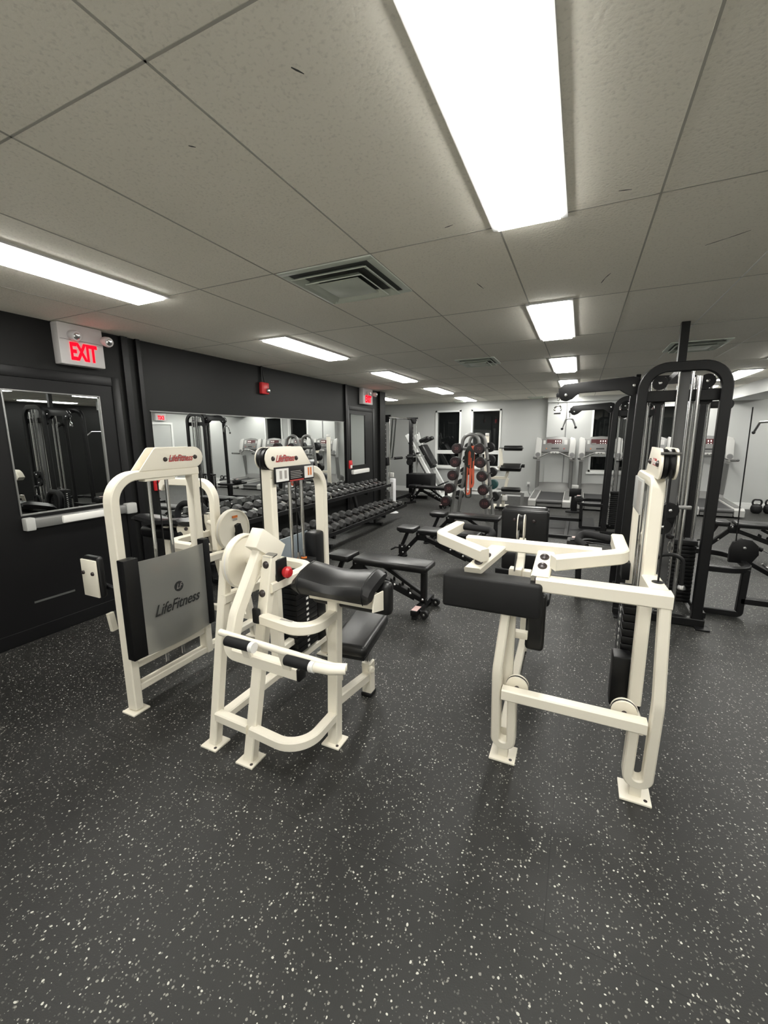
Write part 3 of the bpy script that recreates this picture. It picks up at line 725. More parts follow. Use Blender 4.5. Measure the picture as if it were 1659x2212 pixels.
MB().box((xt-.060, 2.24, .40), (.085, .10, .27), .012).link('lower_shroud', 'black', t)
def hp3():
    pts = [(.06+.06*math.cos(math.radians(270-180*k/8)), .065+.065*math.sin(math.radians(270-180*k/8))) for k in range(9)]
    return pts+[(.30, .13), (.42, .0)]
for dx in (-.012, .042): MB().prism(hp3(), (xt+dx, 2.02, 1.415), Y3, Z3, .008, .0015).link('header_plate', 'white', t)
MB().lathe([(.02, -.020), (.063, -.018), (.062, -.006), (.056, 0), (.062, .006), (.063, .018), (.02, .020)], (xt+.015, 2.085, 1.48), X3, 24).link('pulley', 'black', t)
MB().cyl((xt-.02, 2.03, 1.525), (xt+.05, 2.03, 1.525), .006, None, 8).link('spacer_bolt', 'steel', t)
bolts(I4, t, [(xt-.016, 2.09, 1.48), (xt-.016, 2.30, 1.48)], (-1, 0, 0), .014)
MB().prism([(-.06, -.016), (.05, -.014), (.075, .0), (.05, .016), (-.05, .016)], (xt-.0165, 2.19, 1.482), Y3, Z3, .0008).link('logo_backing', 'redlogo', t)  # red printed patch under the white lettering
text('header_logo', 'LifeFitness', (xt-.0175, 2.19, 1.482), (0, -1, 0), Z3, .035, 'whiteprint', t, .0004, .35, .8)
MB().b2((xt-.055, 2.19, 1.24), (xt-.045, 2.46, 1.40), .003).link('placard', 'tlight', t)
MB().b2((xt-.0565, 2.21, 1.25), (xt-.055, 2.32, 1.39)).link('placard_print', 'greyprint', t)
MB().b2((xt-.06, 2.60, .80), (xt-.02, 2.70, .90), .004).link('guide_bracket', 'black', t)
# swinging arms
za = 1.065
MB().rail([(-.50, 2.10, za), (.12, 2.085, za)], .055, .055, Z3).link('pivot_beam', 'white', t)
MB().rail([(-.075, 1.93, za-.02), (.205, 2.09, za), (.20, 2.38, za+.01)], .06, .055, (0, -.05, 1), .06, seg=8).link('swing_arm', 'white', t)
MB().rail([(-.375, 1.93, za-.02), (-.655, 2.13, za), (-.615, 2.39, za+.01)], .06, .055, (0, -.05, 1), .06, seg=8).link('swing_arm', 'white', t)
for xa, xb in ((-.315, -.43), (-.11, -.125)):
    o = MB().rail([(xa, 2.115, za-.002), (xb, 1.925, .962)], .078, .045, (1, 0, 0)).link('weight_arm', 'white', t)
    for f in ((.42, .70) if xa > -.2 else (.55, .80)):
        p = V((xa, 2.115, za-.002)).lerp(V((xb, 1.925, .962)), f)+V((0, -.0095, .021)); bolts(I4, o, [p], (0, -.37, .93), .021)
MB().box((-.335, 1.925, .870), (.452, .115, .165), .016, None, 3).link('counterweight', 'rubber', t)
MB().tube([(-.61, 2.375, za+.01), (-.585, 2.39, za+.01), (-.43, 2.37, za+.005), (-.41, 2.33, za-.01), (-.44, 2.30, za-.03)], .019, .03, 12).link('hand_grip', 'foam', t)
MB().tube([(.195, 2.37, za+.01), (.17, 2.39, za+.01), (.035, 2.43, za+.02), (.02, 2.37, za-.01), (.06, 2.33, za-.03)], .019, .03, 12).link('hand_grip', 'foam', t)
# central pulley and cable clevis
for dx in (-.016, .016):
    MB().prism(rrect(.075, .135, .035), (-.255+dx, 2.27, 1.125), Y3, Z3, .005).link('pulley_plate', 'white', t)
MB().lathe([(.01, -.012), (.055, -.012), (.05, 0), (.055, .012), (.01, .012)], (-.255, 2.27, 1.135), X3, 24).link('pulley', 'black', t)
MB().cyl((-.262, 2.225, 1.12), (-.270, 2.20, .90), .004, None, 8).link('cable', 'steel', t)
MB().b2((-.30, 2.20, .82), (-.235, 2.26, .91), .006).b2((-.23, 2.22, .80), (-.19, 2.27, .90), .004).link('cable_clevis', 'white', t)
# chest pad seen from behind, lower frame, knee pad
MB().box((-.305, 2.90, .965), (.30, .05, .29), .015, None, 3).link('chest_pad_board', 'black', t)
MB().box((-.305, 2.945, .995), (.30, .06, .27), .028, None, 3).link('chest_pad', 'vinyl', t)
bolts(I4, t, [(-.37, 2.872, 1.045), (-.245, 2.872, 1.045)], (0, -1, 0), .013)
MB().rail([(-.31, 2.90, .92), (-.31, 2.85, .78), (-.25, 2.10, .76)], .05, .05, X3, .05).link('pad_post', 'white', t)
MB().rail([(-.27, 2.0, .80), (-.27, 2.3, .80)], .05, .05, Z3).link('pivot_support', 'white', t)
MB().box((-.30, 2.93, .74), (.30, .04, .12), .015).link('seat_back_board', 'black', t)
MB().box((-.145, 2.12, .68), (.09, .07, .30), .02, None, 3).link('knee_pad', 'vinyl', t)
MB().b2((-.245, 2.05, .60), (-.175, 2.09, .635), .003).link('knee_bracket', 'white', t)
MB().box((-.29, 3.10, .46), (.34, .30, .07), .025, None, 3).link('seat', 'vinyl', t)
MB().bar((-.29, 3.10, .43), (-.29, 3.10, .01), .055, .055, X3).link('seat_post', 'white', t)
MB().rail([(-.26, 2.0, .10), (-.29, 3.12, .10)], .05, .05, Z3).link('base_rail', 'white', t)
# ------------------------------------------------------------------ adjustable benches (head towards -X, wheels at +X)
def bench():
    t = thing('adjustable_bench', '', 'bench', (0, 0, 0), 'black adjustable benches')
    MB().box((.37, 0, .435), (.76, .25, .055), .022, None, 3).link('back_pad', 'vinyl', t)
    MB().b2((.02, -.10, .392), (.72, .10, .408), .003).link('pad_board', 'black', t)
    MB().prism([(-.30, -.09), (-.30, .09), (-.27, .115), (-.08, .125), (-.06, .11), (-.06, -.11), (-.08, -.125), (-.27, -.115)], (0, 0, .437), X3, Y3, .055, .014).link('seat_pad', 'vinyl', t)
    MB().b2((-.27, -.08, .392), (-.08, .08, .412), .003).link('seat_board', 'black', t)
    b = MB()
    b.bar((-.03, 0, .36), (.70, 0, .10), .05, .06, Y3)
    b.bar((-.02, 0, .36), (-.30, 0, .05), .05, .05, Y3)
    b.b2((-.06, -.035, .30), (.06, .035, .405), .01)
    b.link('main_frame', 'black', t)
    MB().b2((.655, -.03, .07), (.705, .03, .40), .005).link('upright_post', 'black', t)
    MB().bar((-.18, 0, .40), (-.27, 0, .19), .04, .045, Y3).link('seat_strut', 'black', t)
    MB().b2((-.305, -.03, .09), (-.22, .03, .22), .01).link('seat_bracket', 'black', t)
    MB().bar((.24, 0, .40), (.66, 0, .17), .035, .04, Y3).link('back_strut', 'black', t)
    lad = MB()
    for s in (-.034, .034):
        poly = [(0, 0), (.42, 0), (.42, .045)]
        for k in range(4):
            x = .36-k*.095
            poly += [(x, .045), (x-.015, .085), (x-.035, .09), (x-.03, .045)]
        poly += [(0, .04)]
        lad.prism(poly, (.20, s, .245), (.93, 0, -.34), (.34, 0, .93), .006)
    lad.link('ladder_plate', 'black', t)
    MB().b2((.64, -.235, .035), (.70, .235, .085), .005).link('rear_base', 'black', t)
    MB().b2((.642, -.22, .0852), (.698, -.11, .0862)).link('warning_label', 'label', t)
    MB().b2((-.34, -.21, .012), (-.285, .21, .06), .005).link('front_base', 'black', t)
    for y in (-.20, .20): MB().b2((-.345, y-.02, 0), (-.28, y+.02, .02), .004).link('rubber_foot', 'rubber', t)
    for y in (-.16, .16):
        w = MB(); w.lathe([(.012, -.018), (.034, -.018), (.038, -.012), (.038, .012), (.034, .018), (.012, .018)], (.745, y, .040), Y3, 18); o = w.link('wheel', 'rubber', t)
        MB().lathe([(.012, 0), (.012, .004), (.004, .007), (.001, .007)], (.745, y-.018, .040), (0, -1, 0), 10).link('axle_bolt', 'boltm', o)
        MB().bar((.70, y, .06), (.745, y, .045), .03, .02, Y3).link('wheel_bracket', 'black', t)
    for y in (-.20, .20): MB().b2((.645, y-.025, 0), (.695, y+.025, .036), .006).link('rubber_foot', 'rubber', t)
    MB().tube([(-.305, 0, .17), (-.36, 0, .165), (-.42, -.01, .13)], .011, .02).link('lift_handle', 'foam', t)
    for (x, y, z) in ((-.02, -.037, .385), (-.25, -.033, .19), (-.24, -.033, .12), (.40, -.04, .225), (.56, -.04, .165), (.68, -.032, .12), (-.15, -.033, .20), (.26, -.04, .38)):
        MB().lathe([(.013, 0), (.013, .004), (.006, .009), (.001, .009)], (x, y, z), (0, -1, 0), 10).link('bolt', 'boltm', t)
    return t
B0 = bench()
BP = [(-1.90, 3.50, -1, 'black adjustable bench nearest the camera, between the cream curl and row machines'),
      (-1.76, 4.90, -1.5, 'black adjustable bench second from the camera, partly behind the cream row machine arm'),
      (-1.71, 6.05, -1, 'black adjustable bench in front of the barbell rack'),
      (1.93, 6.92, -4, 'black bench at the right edge behind the cable machine pulley'),
      (-3.35, 9.30, -14, 'black bench at the far left beside the white tower fan')]
for i, (x, y, a, lab) in enumerate(BP):
    o = B0 if i == 0 else copy_tree(B0)
    o.location = (x, y, 0); o.rotation_euler = (0, 0, math.radians(a)); o['label'] = lab

# ------------------------------------------------------------------ cable machines
def cable_tower(x, y, h, label, right=True, rope=True):
    t = thing('cable_machine', label, 'cable machine', (x, y, 0), 'black cable machines')
    W = .32
    # front arch and rear arch
    for yy, hh in ((y, h), (y+.62, h-.03)):
        MB().rail([(x-W, yy, .02), (x-W+.035, yy, hh), (x+W-.05, yy, hh), (x+W-.055, yy, .02)], .05, .075, Y3, .17, seg=9).link('arch_frame', 'black', t)
    MB().rail([(x-W-.03, y, .035), (x+W, y, .035)], .07, .07, Z3).link('base_beam', 'black', t)
    MB().rail([(x-W-.03, y+.62, .035), (x+W, y+.62, .035)], .07, .07, Z3).link('base_beam', 'black', t)
    for s in (-1, 1):
        MB().rail([(x+s*(W-.02), y, .10), (x+s*(W-.02), y+.62, .10)], .05, .06, Z3).link('side_rail', 'black', t)
        MB().b2((x+s*(W-.02)-.05, y-.10, 0), (x+s*(W-.02)+.05, y+.03, .012), .003).link('foot_plate', 'black', t)
    MB().rail([(x, y, h-.01), (x, y+.62, h-.04)], .06, .075, Z3).link('top_rail', 'black', t)
    MB().b2((x-.03, y+.25, h), (x+.03, y+.31, H-.002)).link('ceiling_stub', 'black', t)
    MB().rail([(x-W, y+.06, h-.22), (x+W, y+.06, h-.22)], .05, .09, Y3).link('crossbar', 'black', t)
    # rods, cables, stacks
    for s, nm in ((-1, 'l'), (1, 'r')):
        cx = x+s*.16
        for d in (-.055, .055):
            MB().cyl((cx+d, y+.22, .12), (cx+d, y+.22, h-.05), .013, None, 12).link('guide_rod', 'chrome', t)
        st = MB()
        for k in range(15): st.b2((cx-.085, y+.16, .14+k*.034), (cx+.085, y+.28, .171+k*.034), .003)
        so = st.link('weight_stack', 'black', t)
        for k in range(15): MB().b2((cx-.088, y+.20, .150+k*.034), (cx-.085, y+.225, .162+k*.034)).link('weight_number', 'whiteprint', so)
        MB().b2((cx-.09, y+.155, .655), (cx+.09, y+.285, .70), .005).link('top_plate', 'rubber', so)
        MB().cyl((cx, y+.22, .68), (cx, y+.22, h-.1), .004, None, 8).link('cable', 'black', t)
        for k, zz in enumerate((h-.11, h-.24)):
            MB().lathe([(.012, -.014), (.055, -.014), (.055, .014), (.012, .014)], (cx, y+.10, zz), Y3, 20).link('top_pulley', 'rubber', t)
            bolts(I4, t, [(cx, y+.082, zz)], (0, -1, 0), .016, 'bolt', 'boltm')
    # adjustable central carriage on a silver column
    MB().b2((x-.035, y+.02, .08), (x+.035, y+.07, h-.03), .004).link('centre_column', 'tdark', t)
    for d in (-.045, .045): MB().cyl((x+d, y+.01, .10), (x+d, y+.01, h-.04), .009, None, 10).link('column_rod', 'chrome', t)
    MB().cyl((x+.09, y-.01, .10), (x+.09, y-.01, h-.08), .016, None, 12).link('slider_rod', 'chrome', t)
    cz = .93
    MB().prism([(.03*math.cos(a/9*PI*2)*2.0+.0, .06*math.sin(a/9*PI*2)*2.1) for a in range(9)], (x-.03, y-.05, cz), X3, Z3, .03, .006).link('carriage_plate', 'black', t)
    for zz, xx in ((cz+.06, x-.02), (cz-.08, x-.06)):
        MB().lathe([(.012, -.016), (.062, -.016), (.062, .016), (.012, .016)], (xx, y-.08, zz), Y3, 22).link('carriage_pulley', 'black', t)
        bolts(I4, t, [(xx, y-.098, zz)], (0, -1, 0), .016, 'bolt', 'boltm')
    MB().b2((x+.04, y-.06, cz+.07), (x+.13, y-.03, cz+.10), .004).link('pop_pin', 'steel', t)
    if rope:
        MB().lathe([(.012, 0), (.028, .01), (.028, .03), (.012, .04)], (x-.005, y-.12, cz-.17), Z3).link('cable_stop', 'black', t)
        r = MB(); r.tube([(x+.012*math.cos(k*.5236)*1, y-.12, cz-.24+.05*math.sin(k*.5236)) for k in range(12)], .004, 0, 6, closed=True); r.link('carabiner', 'chrome', t)
        MB().cyl((x, y-.12, cz-.17), (x, y-.12, cz-.20), .006, None, 8).link('cable_end', 'steel', t)
        rp = MB(); pts = []
        for k in range(25):
            a = PI*k/24; pts.append((x-.095*math.cos(a)+.01, y-.12, cz-.36+.06*math.sin(a)))
        pts = [(x-.098, y-.12, cz-.60)]+pts+[(x+.112, y-.12, cz-.58)]
        rp.tube(pts, .016, 0, 9); ro = rp.link('tricep_rope', 'rubber', t)
        for q in (pts[0], pts[-1]):
            MB().lathe([(.018, .03), (.028, .02), (.034, .005), (.034, -.002), (.02, -.012)], q, (0, 0, 1), 14).link('rope_stopper', 'steel', ro)
    # lat arm reaching left
    za = h-.135
    poly = [(-.60, -.06), (-.575, -.095), (-.53, -.105), (-.485, -.085), (-.43, -.035), (-.12, -.025), (-.075, -.06), (-.03, -.085), (.02, -.06), (.03, .02), (.02, .06), (-.03, .075), (-.56, .04), (-.60, .0)]
    for d in (-.022, .022):
        MB().prism(poly, (x-W-.01, y+.06+d, za+.01), X3, Z3, .012, .003).link('lat_arm_plate', 'black', t)
    for px, pz in ((x-W-.55, za-.045), (x-W-.03, za+.01)):
        MB().lathe([(.012, -.016), (.05, -.016), (.05, .016), (.012, .016)], (px, y+.06, pz), Y3, 20).link('arm_pulley', 'rubber', t)
        bolts(I4, t, [(px, y+.03, pz)], (0, -1, 0), .015, 'bolt', 'boltm')
    ex = x-W-.61
    MB().lathe([(.001, 0), (.02, .005), (.022, .025), (.015, .04), (.001, .042)], (ex, y+.06, za-.06), Z3, 14).link('cable_stop', 'black', t)
    MB().b2((ex-.015, y+.045, za-.05), (ex+.03, y+.075, za-.02), .004).link('arm_stop', 'black', t)
    MB().cyl((ex, y+.06, za+.02), (ex, y+.06, za-.05), .004, None, 8).link('cable', 'black', t)
    # D shaped foot rest frames with low pulleys
    for s in ([-1, 1] if right else [-1]):
        a = x+s*(W-.02); b = x+s*(W+.40)
        MB().rail([(a, y+.30, .44), (b-s*.02, y+.30, .44), (b-s*.02, y+.95, .44), (a, y+.95, .44)], .05, .05, Z3, .22, seg=10).link('foot_rest_loop', 'black', t)
        MB().rail([(b-s*.06, y+.36, .44), (b-s*.07, y+.36, .035), (a, y+.36, .035)], .05, .055, Y3, .02).link('loop_post', 'black', t)
        if s > 0:
            MB().prism([(-.10, -.12), (.06, -.12), (.11, -.03), (.10, .05), (.05, .10), (-.02, .11), (-.08, .07), (-.10, 0)], (b-s*.03, y+.60, .56), X3, Z3, .05, .004).link('low_pulley_housing', 'black', t)
        else:
            MB().b2((b-.06, y+.42, .465), (b+.08, y+.60, .545), .01).link('low_pulley_housing', 'rubber', t)
        if s > 0: bolts(I4, t, [(b-s*.03, y+.572, .585)], (0, -1, 0), .016, 'bolt', 'boltm')
        MB().tube([(b-s*.09, y+.60, .62), (b-s*.10, y+.60, 1.0), (b-s*.115, y+.58, h-.30)] if s > 0 else [(b+.07, y+.55, .52), (b+.36, y+.40, .54)], .005, 0, 8).link('cable', 'black', t)
        MB().rail([(b-s*.07, y+.36, .16), (b+s*.75, y+.36, .16)], .05, .055, Y3).link('seat_beam', 'black', t)
        if s < 0:
            MB().box((b+.01, y+.50, .556), (.085, .16, .012), .006, Quaternion((0, 1, 0), math.radians(-12)).to_matrix()).link('cover_plate', 'rubber', t)
            MB().b2((b-.015, y+.49, .5605), (b+.03, y+.55, .5665)).link('cover_label', 'label', t)
    if right:
        MB().b2((x+W-.02, y+.55, h-.30), (x+W+.13, y+.61, h-.24), .008).link('right_pulley_arm', 'black', t)
        MB().lathe([(.012, -.016), (.05, -.016), (.05, .016), (.012, .016)], (x+W+.10, y+.58, h-.27), Y3, 20).link('arm_pulley', 'rubber', t)
    return t
ct1 = cable_tower(.72, 4.13, 2.13, 'black arched cable machine in the right foreground with a tricep rope')
ct2 = cable_tower(.74, 7.50, 2.15, 'black arched cable machine farther back, holding a V-shaped bar', False, False)
MB().bar((1.42, 4.88, .46), (2.05, 4.95, .10), .04, .045, Y3).link('seat_diagonal_bar', 'black', ct1)
MB().box((1.78, 4.62, .22), (.26, .22, .06), .02, Quaternion((0, 1, 0), math.radians(38)).to_matrix()).link('seat_pad', 'vinyl', ct1)
MB().tube([(1.60, 4.85, .42), (1.66, 4.85, .36), (1.70, 4.85, .24)], .010, .03, 8).link('seat_hook', 'steel', ct1)
MB().bar((2.03, 4.90, .14), (2.03, 4.90, 0), .05, .05, X3).link('seat_foot_post', 'black', ct1)
MB().bar((1.70, 4.60, .20), (2.03, 4.90, .10), .04, .04).link('seat_pad_arm', 'black', ct1)
# chain and handle of the right low pulley
t = thing('drop_chain', 'small chrome chain hanging from the low pulley at the right edge', 'handle', (1.47, 4.72, .54))
MB().lathe([(.001, 0), (.02, .005), (.02, .03), (.001, .035)], (1.515, 4.73, .585), (1, 0, -.3)).link('cable_stop', 'black', t)
MB().tube([(1.545, 4.73, .575), (1.60, 4.73, .545), (1.62, 4.73, .48)], .006, 0, 8).link('chain', 'chrome', t)
MB().tube([(1.62, 4.73, .48), (1.59, 4.73, .42), (1.65, 4.73, .42)], .006, 0, 8, closed=True).link('ring', 'chrome', t)
# handles hung from the two arms
t = thing('stirrup', 'chrome stirrup handle hanging from the near cable arm', 'handle', (-.21, 4.19, 1.92))
MB().tube([(-.21+.010*math.cos(k*.5236), 4.19, 1.935+.030*math.sin(k*.5236)) for k in range(12)], .0035, 0, 6, closed=True).link('carabiner', 'chrome', t)
MB().cyl((-.21, 4.19, 1.892), (-.212, 4.19, 1.862), .004, None, 8).link('link_rod', 'steel', t)
MB().tube([(-.212+.030*math.cos(PI*2*k/14), 4.19, 1.835+.035*math.sin(PI*2*k/14)*(.8+.2*math.cos(PI*2*k/14))) for k in range(14)], .0065, 0, 8, closed=True).link('stirrup', 'chrome', t)
MB().cyl((-.24, 4.19, 1.803), (-.184, 4.19, 1.803), .015, None, 10).link('stirrup_grip', 'steel', t)
t = thing('v_bar', 'chrome V-shaped pulldown bar hanging from the farther cable arm', 'handle', (-.19, 7.56, 1.9))
MB().cyl((-.19, 7.56, 2.03), (-.195, 7.56, 1.885), .006, None, 8).link('link_rod', 'steel', t)
for s in (-1, 1):
    MB().tube([(-.195, 7.56, 1.868), (-.195+s*.05, 7.56, 1.858), (-.195+s*.10, 7.56+.0, 1.735-.02*(s < 0))], .013, .05, 10).link('bar_arm', 'steel', t)
    MB().sphere((-.195+s*.10, 7.56, 1.725-.02*(s < 0)), .021).link('end_knob', 'rubber', t)
# long pulldown bar of the machine on the right (seen in the mirror)
t = thing('lat_pulldown_bar', 'long chrome pulldown bar hung on the right side, seen in the mirror', 'bar', (1.9, 6.2, 1.75))
MB().tube([(1.95, 5.62, 1.62), (1.95, 5.78, 1.74), (1.95, 6.62, 1.74), (1.95, 6.78, 1.62)], .014, .05, 10).link('bar', 'chrome', t)
for yy in (5.62, 6.78): MB().sphere((1.95, yy, 1.62), .02).link('end_knob', 'rubber', t)
MB().cyl((1.95, 6.2, 1.74), (1.95, 6.2, H), .005, None, 8).link('cable', 'black', t)

# ------------------------------------------------------------------ dumbbells and their rack
t = thing('dumbbell_rack', 'long two-tier black dumbbell rack under the mirror', 'rack', (-3.5, 5.2, 0))
RY0, RY1 = 3.05, 7.75
for (x0, z0, x1, z1) in ((-3.76, .70, -3.44, .62), (-3.42, .31, -3.10, .23)):
    for (xx, zz) in ((x0+.03, z0-.008), (x1-.03, z1+.008)):
        MB().b2((xx-.03, RY0, zz-.025), (xx+.03, RY1, zz), .004).link('shelf_rail', 'black', t)
    MB().rail([(x1, RY0, z1+.01), (x1, RY1, z1+.01)], .012, .06, X3).link('shelf_lip', 'black', t)
for yy in (3.25, 5.0, 6.72):
    f = MB(); f.bar((-3.80, yy, .74), (-3.60, yy, .03), .06, .07, Y3); f.bar((-3.78, yy, .655), (-3.44, yy, .575), .05, .05, Y3); f.bar((-3.66, yy, .27), (-3.10, yy, .185), .05, .05, Y3)
    f.bar((-3.80, yy, .04), (-3.16, yy, .04), .06, .05); f.bar((-3.30, yy, .22), (-3.30, yy, .04), .05, .06, Y3)
    f.link('rack_leg', 'black', t)
def dumbbell(r, L, hl):
    """hex dumbbell lying along X"""
    o = None
    t = thing('hex_dumbbell', '', 'dumbbell', (0, 0, 0), 'hex dumbbells on the rack')
    for s in (-1, 1):
        m = MB(); rg = []
        for d, f in ((hl/2, .70), (hl/2+.006, .80), (hl/2+.02, 1), (hl/2+L-.02, 1), (hl/2+L-.004, .80), (hl/2+L, .66)):
            rg.append([(s*d, r*f*math.cos(PI/3*k), r*f*math.sin(PI/3*k)) for k in range(6)])
        m.rings(rg if s > 0 else [x[::-1] for x in rg]); m.link('head', 'hexr', t, smooth=0)
    MB().lathe([(.013, -hl/2), (.0155, -hl/4), (.017, 0), (.0155, hl/4), (.013, hl/2)], (0, 0, 0), X3, 12).link('handle', 'chrome', t)
    return t
SZ = [dumbbell(.050, .072, .125), dumbbell(.059, .084, .128), dumbbell(.067, .094, .13), dumbbell(.077, .108, .13)]
used = set()
for tier, n, xm, zt, slope, yA, yB in (('upper', 24, -3.60, .655, -.235, 7.55, 3.20), ('lower', 22, -3.26, .265, -.235, 7.50, 3.25)):
    for i in range(n):
        y = yA+(yB-yA)*i/(n-1)
        if tier == 'upper': k = 0 if i < 6 else 1 if i < 13 else 2
        else: k = 1 if i < 3 else 2 if i < 9 else 3
        r = (.050, .059, .067, .077)[k]
        o = SZ[k] if k not in used else copy_tree(SZ[k])
        used.add(k)
        zc = zt+r*math.cos(PI/6)+.006
        o.location = (xm+random.uniform(-.012, .012), y+random.uniform(-.008, .008), zc)
        o.rotation_euler = (0, math.atan(.25), random.uniform(-.03, .03))
        o['label'] = 'black rubber hex dumbbell on the rack\'s %s tier, %s from the far end' % (tier, ORD[i])

# tower fan
t = thing('tower_fan', 'white tower fan standing on the floor by the far end of the dumbbells', 'fan', (-3.53, 8.04, 0))
MB().lathe([(.001, 0), (.115, 0), (.118, .012), (.09, .028), (.05, .04), (.001, .045)], (-3.53, 8.04, 0), Z3, 28).link('fan_base', 'fan', t)
MB().prism(rrect(.115, .115, .035, 6), (-3.53, 8.04, .385), X3, Y3, .69, .012).link('fan_body', 'fan', t)
g = MB()
for k in range(26): g.b2((-3.553, 7.979, .20+k*.0175), (-3.507, 7.983, .207+k*.0175))
go = MB().b2((-3.558, 7.9805, .18), (-3.502, 7.983, .66)).link('grille_back', 'plug', t); g.link('grille_slats', 'whitegrey', go)
MB().tube([(-3.60, 8.06, .02), (-3.72, 8.03, .008), (-3.80, 7.98, .008)], .005, 0, 6).link('cord', 'fan', t)
# ------------------------------------------------------------------ barbell A-rack
t = thing('barbell_rack', 'silver double-arch rack holding fixed barbells in front of the back windows', 'rack', (-1.85, 8.2, 0))
XC = -1.86
RK = [(1.375, -2.045, -1.64), (1.13, -2.075, -1.615), (.885, -2.115, -1.575), (.64, -2.175, -1.545), (.395, -2.235, -1.505)]
for y in (7.85, 8.42):
    MB().tube([(XC-.36, y, .02), (XC-.19, y, 1.28), (XC-.13, y, 1.63), (XC+.13, y, 1.63), (XC+.19, y, 1.28), (XC+.36, y, .02)], .033, [.0, .17, .17, .0][0:4], 12, 8).link('arch', 'alu', t)
    MB().bar((XC-.17, y, 1.36), (XC+.17, y, 1.36), .03, .05).link('arch_plate', 'alu', t)
for s in (-1, 1):
    MB().bar((XC+s*.355, 7.78, .03), (XC+s*.355, 8.52, .03), .05, .05).link('base_tube', 'alu', t)
    for z, xl, xr in RK:
        x = xl if s < 0 else xr
        for y in (7.85, 8.42):
            w = XC+s*(.19+(1.28-z)*.135)
            MB().bar((w, y, z-.02), (x+s*.02, y, z-.022), .03, .012).link('bar_hook', 'alu', t)
MB().bar((XC-.25, 8.13, .55), (XC+.25, 8.13, .55), .04, .04).link('cross_tube', 'trimwhite', t)
bar0 = None
def barbell(m, num):
    t = thing('fixed_barbell', '', 'barbell', (0, 0, 0), 'fixed barbells on the silver rack')
    MB().cyl((0, -.44, 0), (0, .44, 0), .015, None, 10).link('bar', 'chrome', t)
    for s in (-1, 1):
        h = MB(); h.lathe([(.02, .40), (.086, .402), (.096, .412), (.096, .525), (.087, .536), (.001, .537)], (0, 0, 0), (0, s, 0), 24); ho = h.link('head', 'green' if m == 'green' and s > 0 else 'rubber', t)
        MB().lathe([(.084, .5345), (.082, .539), (.001, .539)], (0, 0, 0), (0, s, 0), 24).link('end_disc', 'maroon', ho)
        if s < 0: text('weight_number', num, (0, -.5398, 0), X3, Z3, .075, 'maroonprint', ho, .0004)
    return t
PROT = {}
wd = ['top', 'second', 'third', 'fourth', 'bottom']
for side in (0, 1):
    for i, row in enumerate(RK):
        kind = 'green' if (side, i) in ((1, 3),) else 'maroon'
        num = ['20', '30', '40', '50', '60'][i] if side == 0 else ['70', '80', '90', '100', '110'][i]
        o = barbell(kind, num)
        o.location = (row[1+side], 8.07, row[0]); o['_o'] = (0, 0, 0)
        o['label'] = 'fixed barbell with dark red ends, %s rung on the %s side of the silver rack' % (wd[i], ('left', 'right')[side])
def band(name, x, y, z0, z1, w, m, label, spread=.03):
    pts = [(x-.01, y, z0), (x-spread*.5, y-.02, (z0+z1)/2+.1), (x-spread, y-.03, z1+.06), (x-spread*.6, y-.03, z1), (x+spread*.4, y-.03, z1+.01), (x+spread, y-.03, z1+.08), (x+spread*.5, y-.02, (z0+z1)/2+.1), (x+.02, y, z0)]
    o = MB().rail(pts,   .012, .040*w, Y3, .05, .002, closed=True).link(name, m, None, None, (x, y, z1))
    o.location = (x, y, z1); return tag(o, label, 'band', 'resistance bands on the silver rack')
band('resistance_band', -1.865, 7.80, 1.385, .52, 1, 'orange', 'bright orange resistance band looped over the silver rack', .045)
band('resistance_band', -1.80, 7.79, 1.40, .66, 1, 'orange', 'shorter orange resistance band beside the longer one on the silver rack', .03)
t = thing('resistance_band', 'bundle of dark resistance bands hung at the top of the silver rack', 'band', (-1.86, 7.79, 1.2), 'resistance bands on the silver rack')
for i, (dx, zb) in enumerate(((-.02, 1.05), (.02, 1.02), (.0, .46))):
    MB().rail([(XC+dx-.06, 7.775-.004*i, 1.30), (XC+dx-.05, 7.775-.004*i, zb), (XC+dx+.05, 7.775-.004*i, zb), (XC+dx+.06, 7.775-.004*i, 1.30), (XC+dx, 7.775-.004*i, 1.40)], .012, .026, Y3, .04, .002, closed=True).link('band_loop', 'darkband', t)

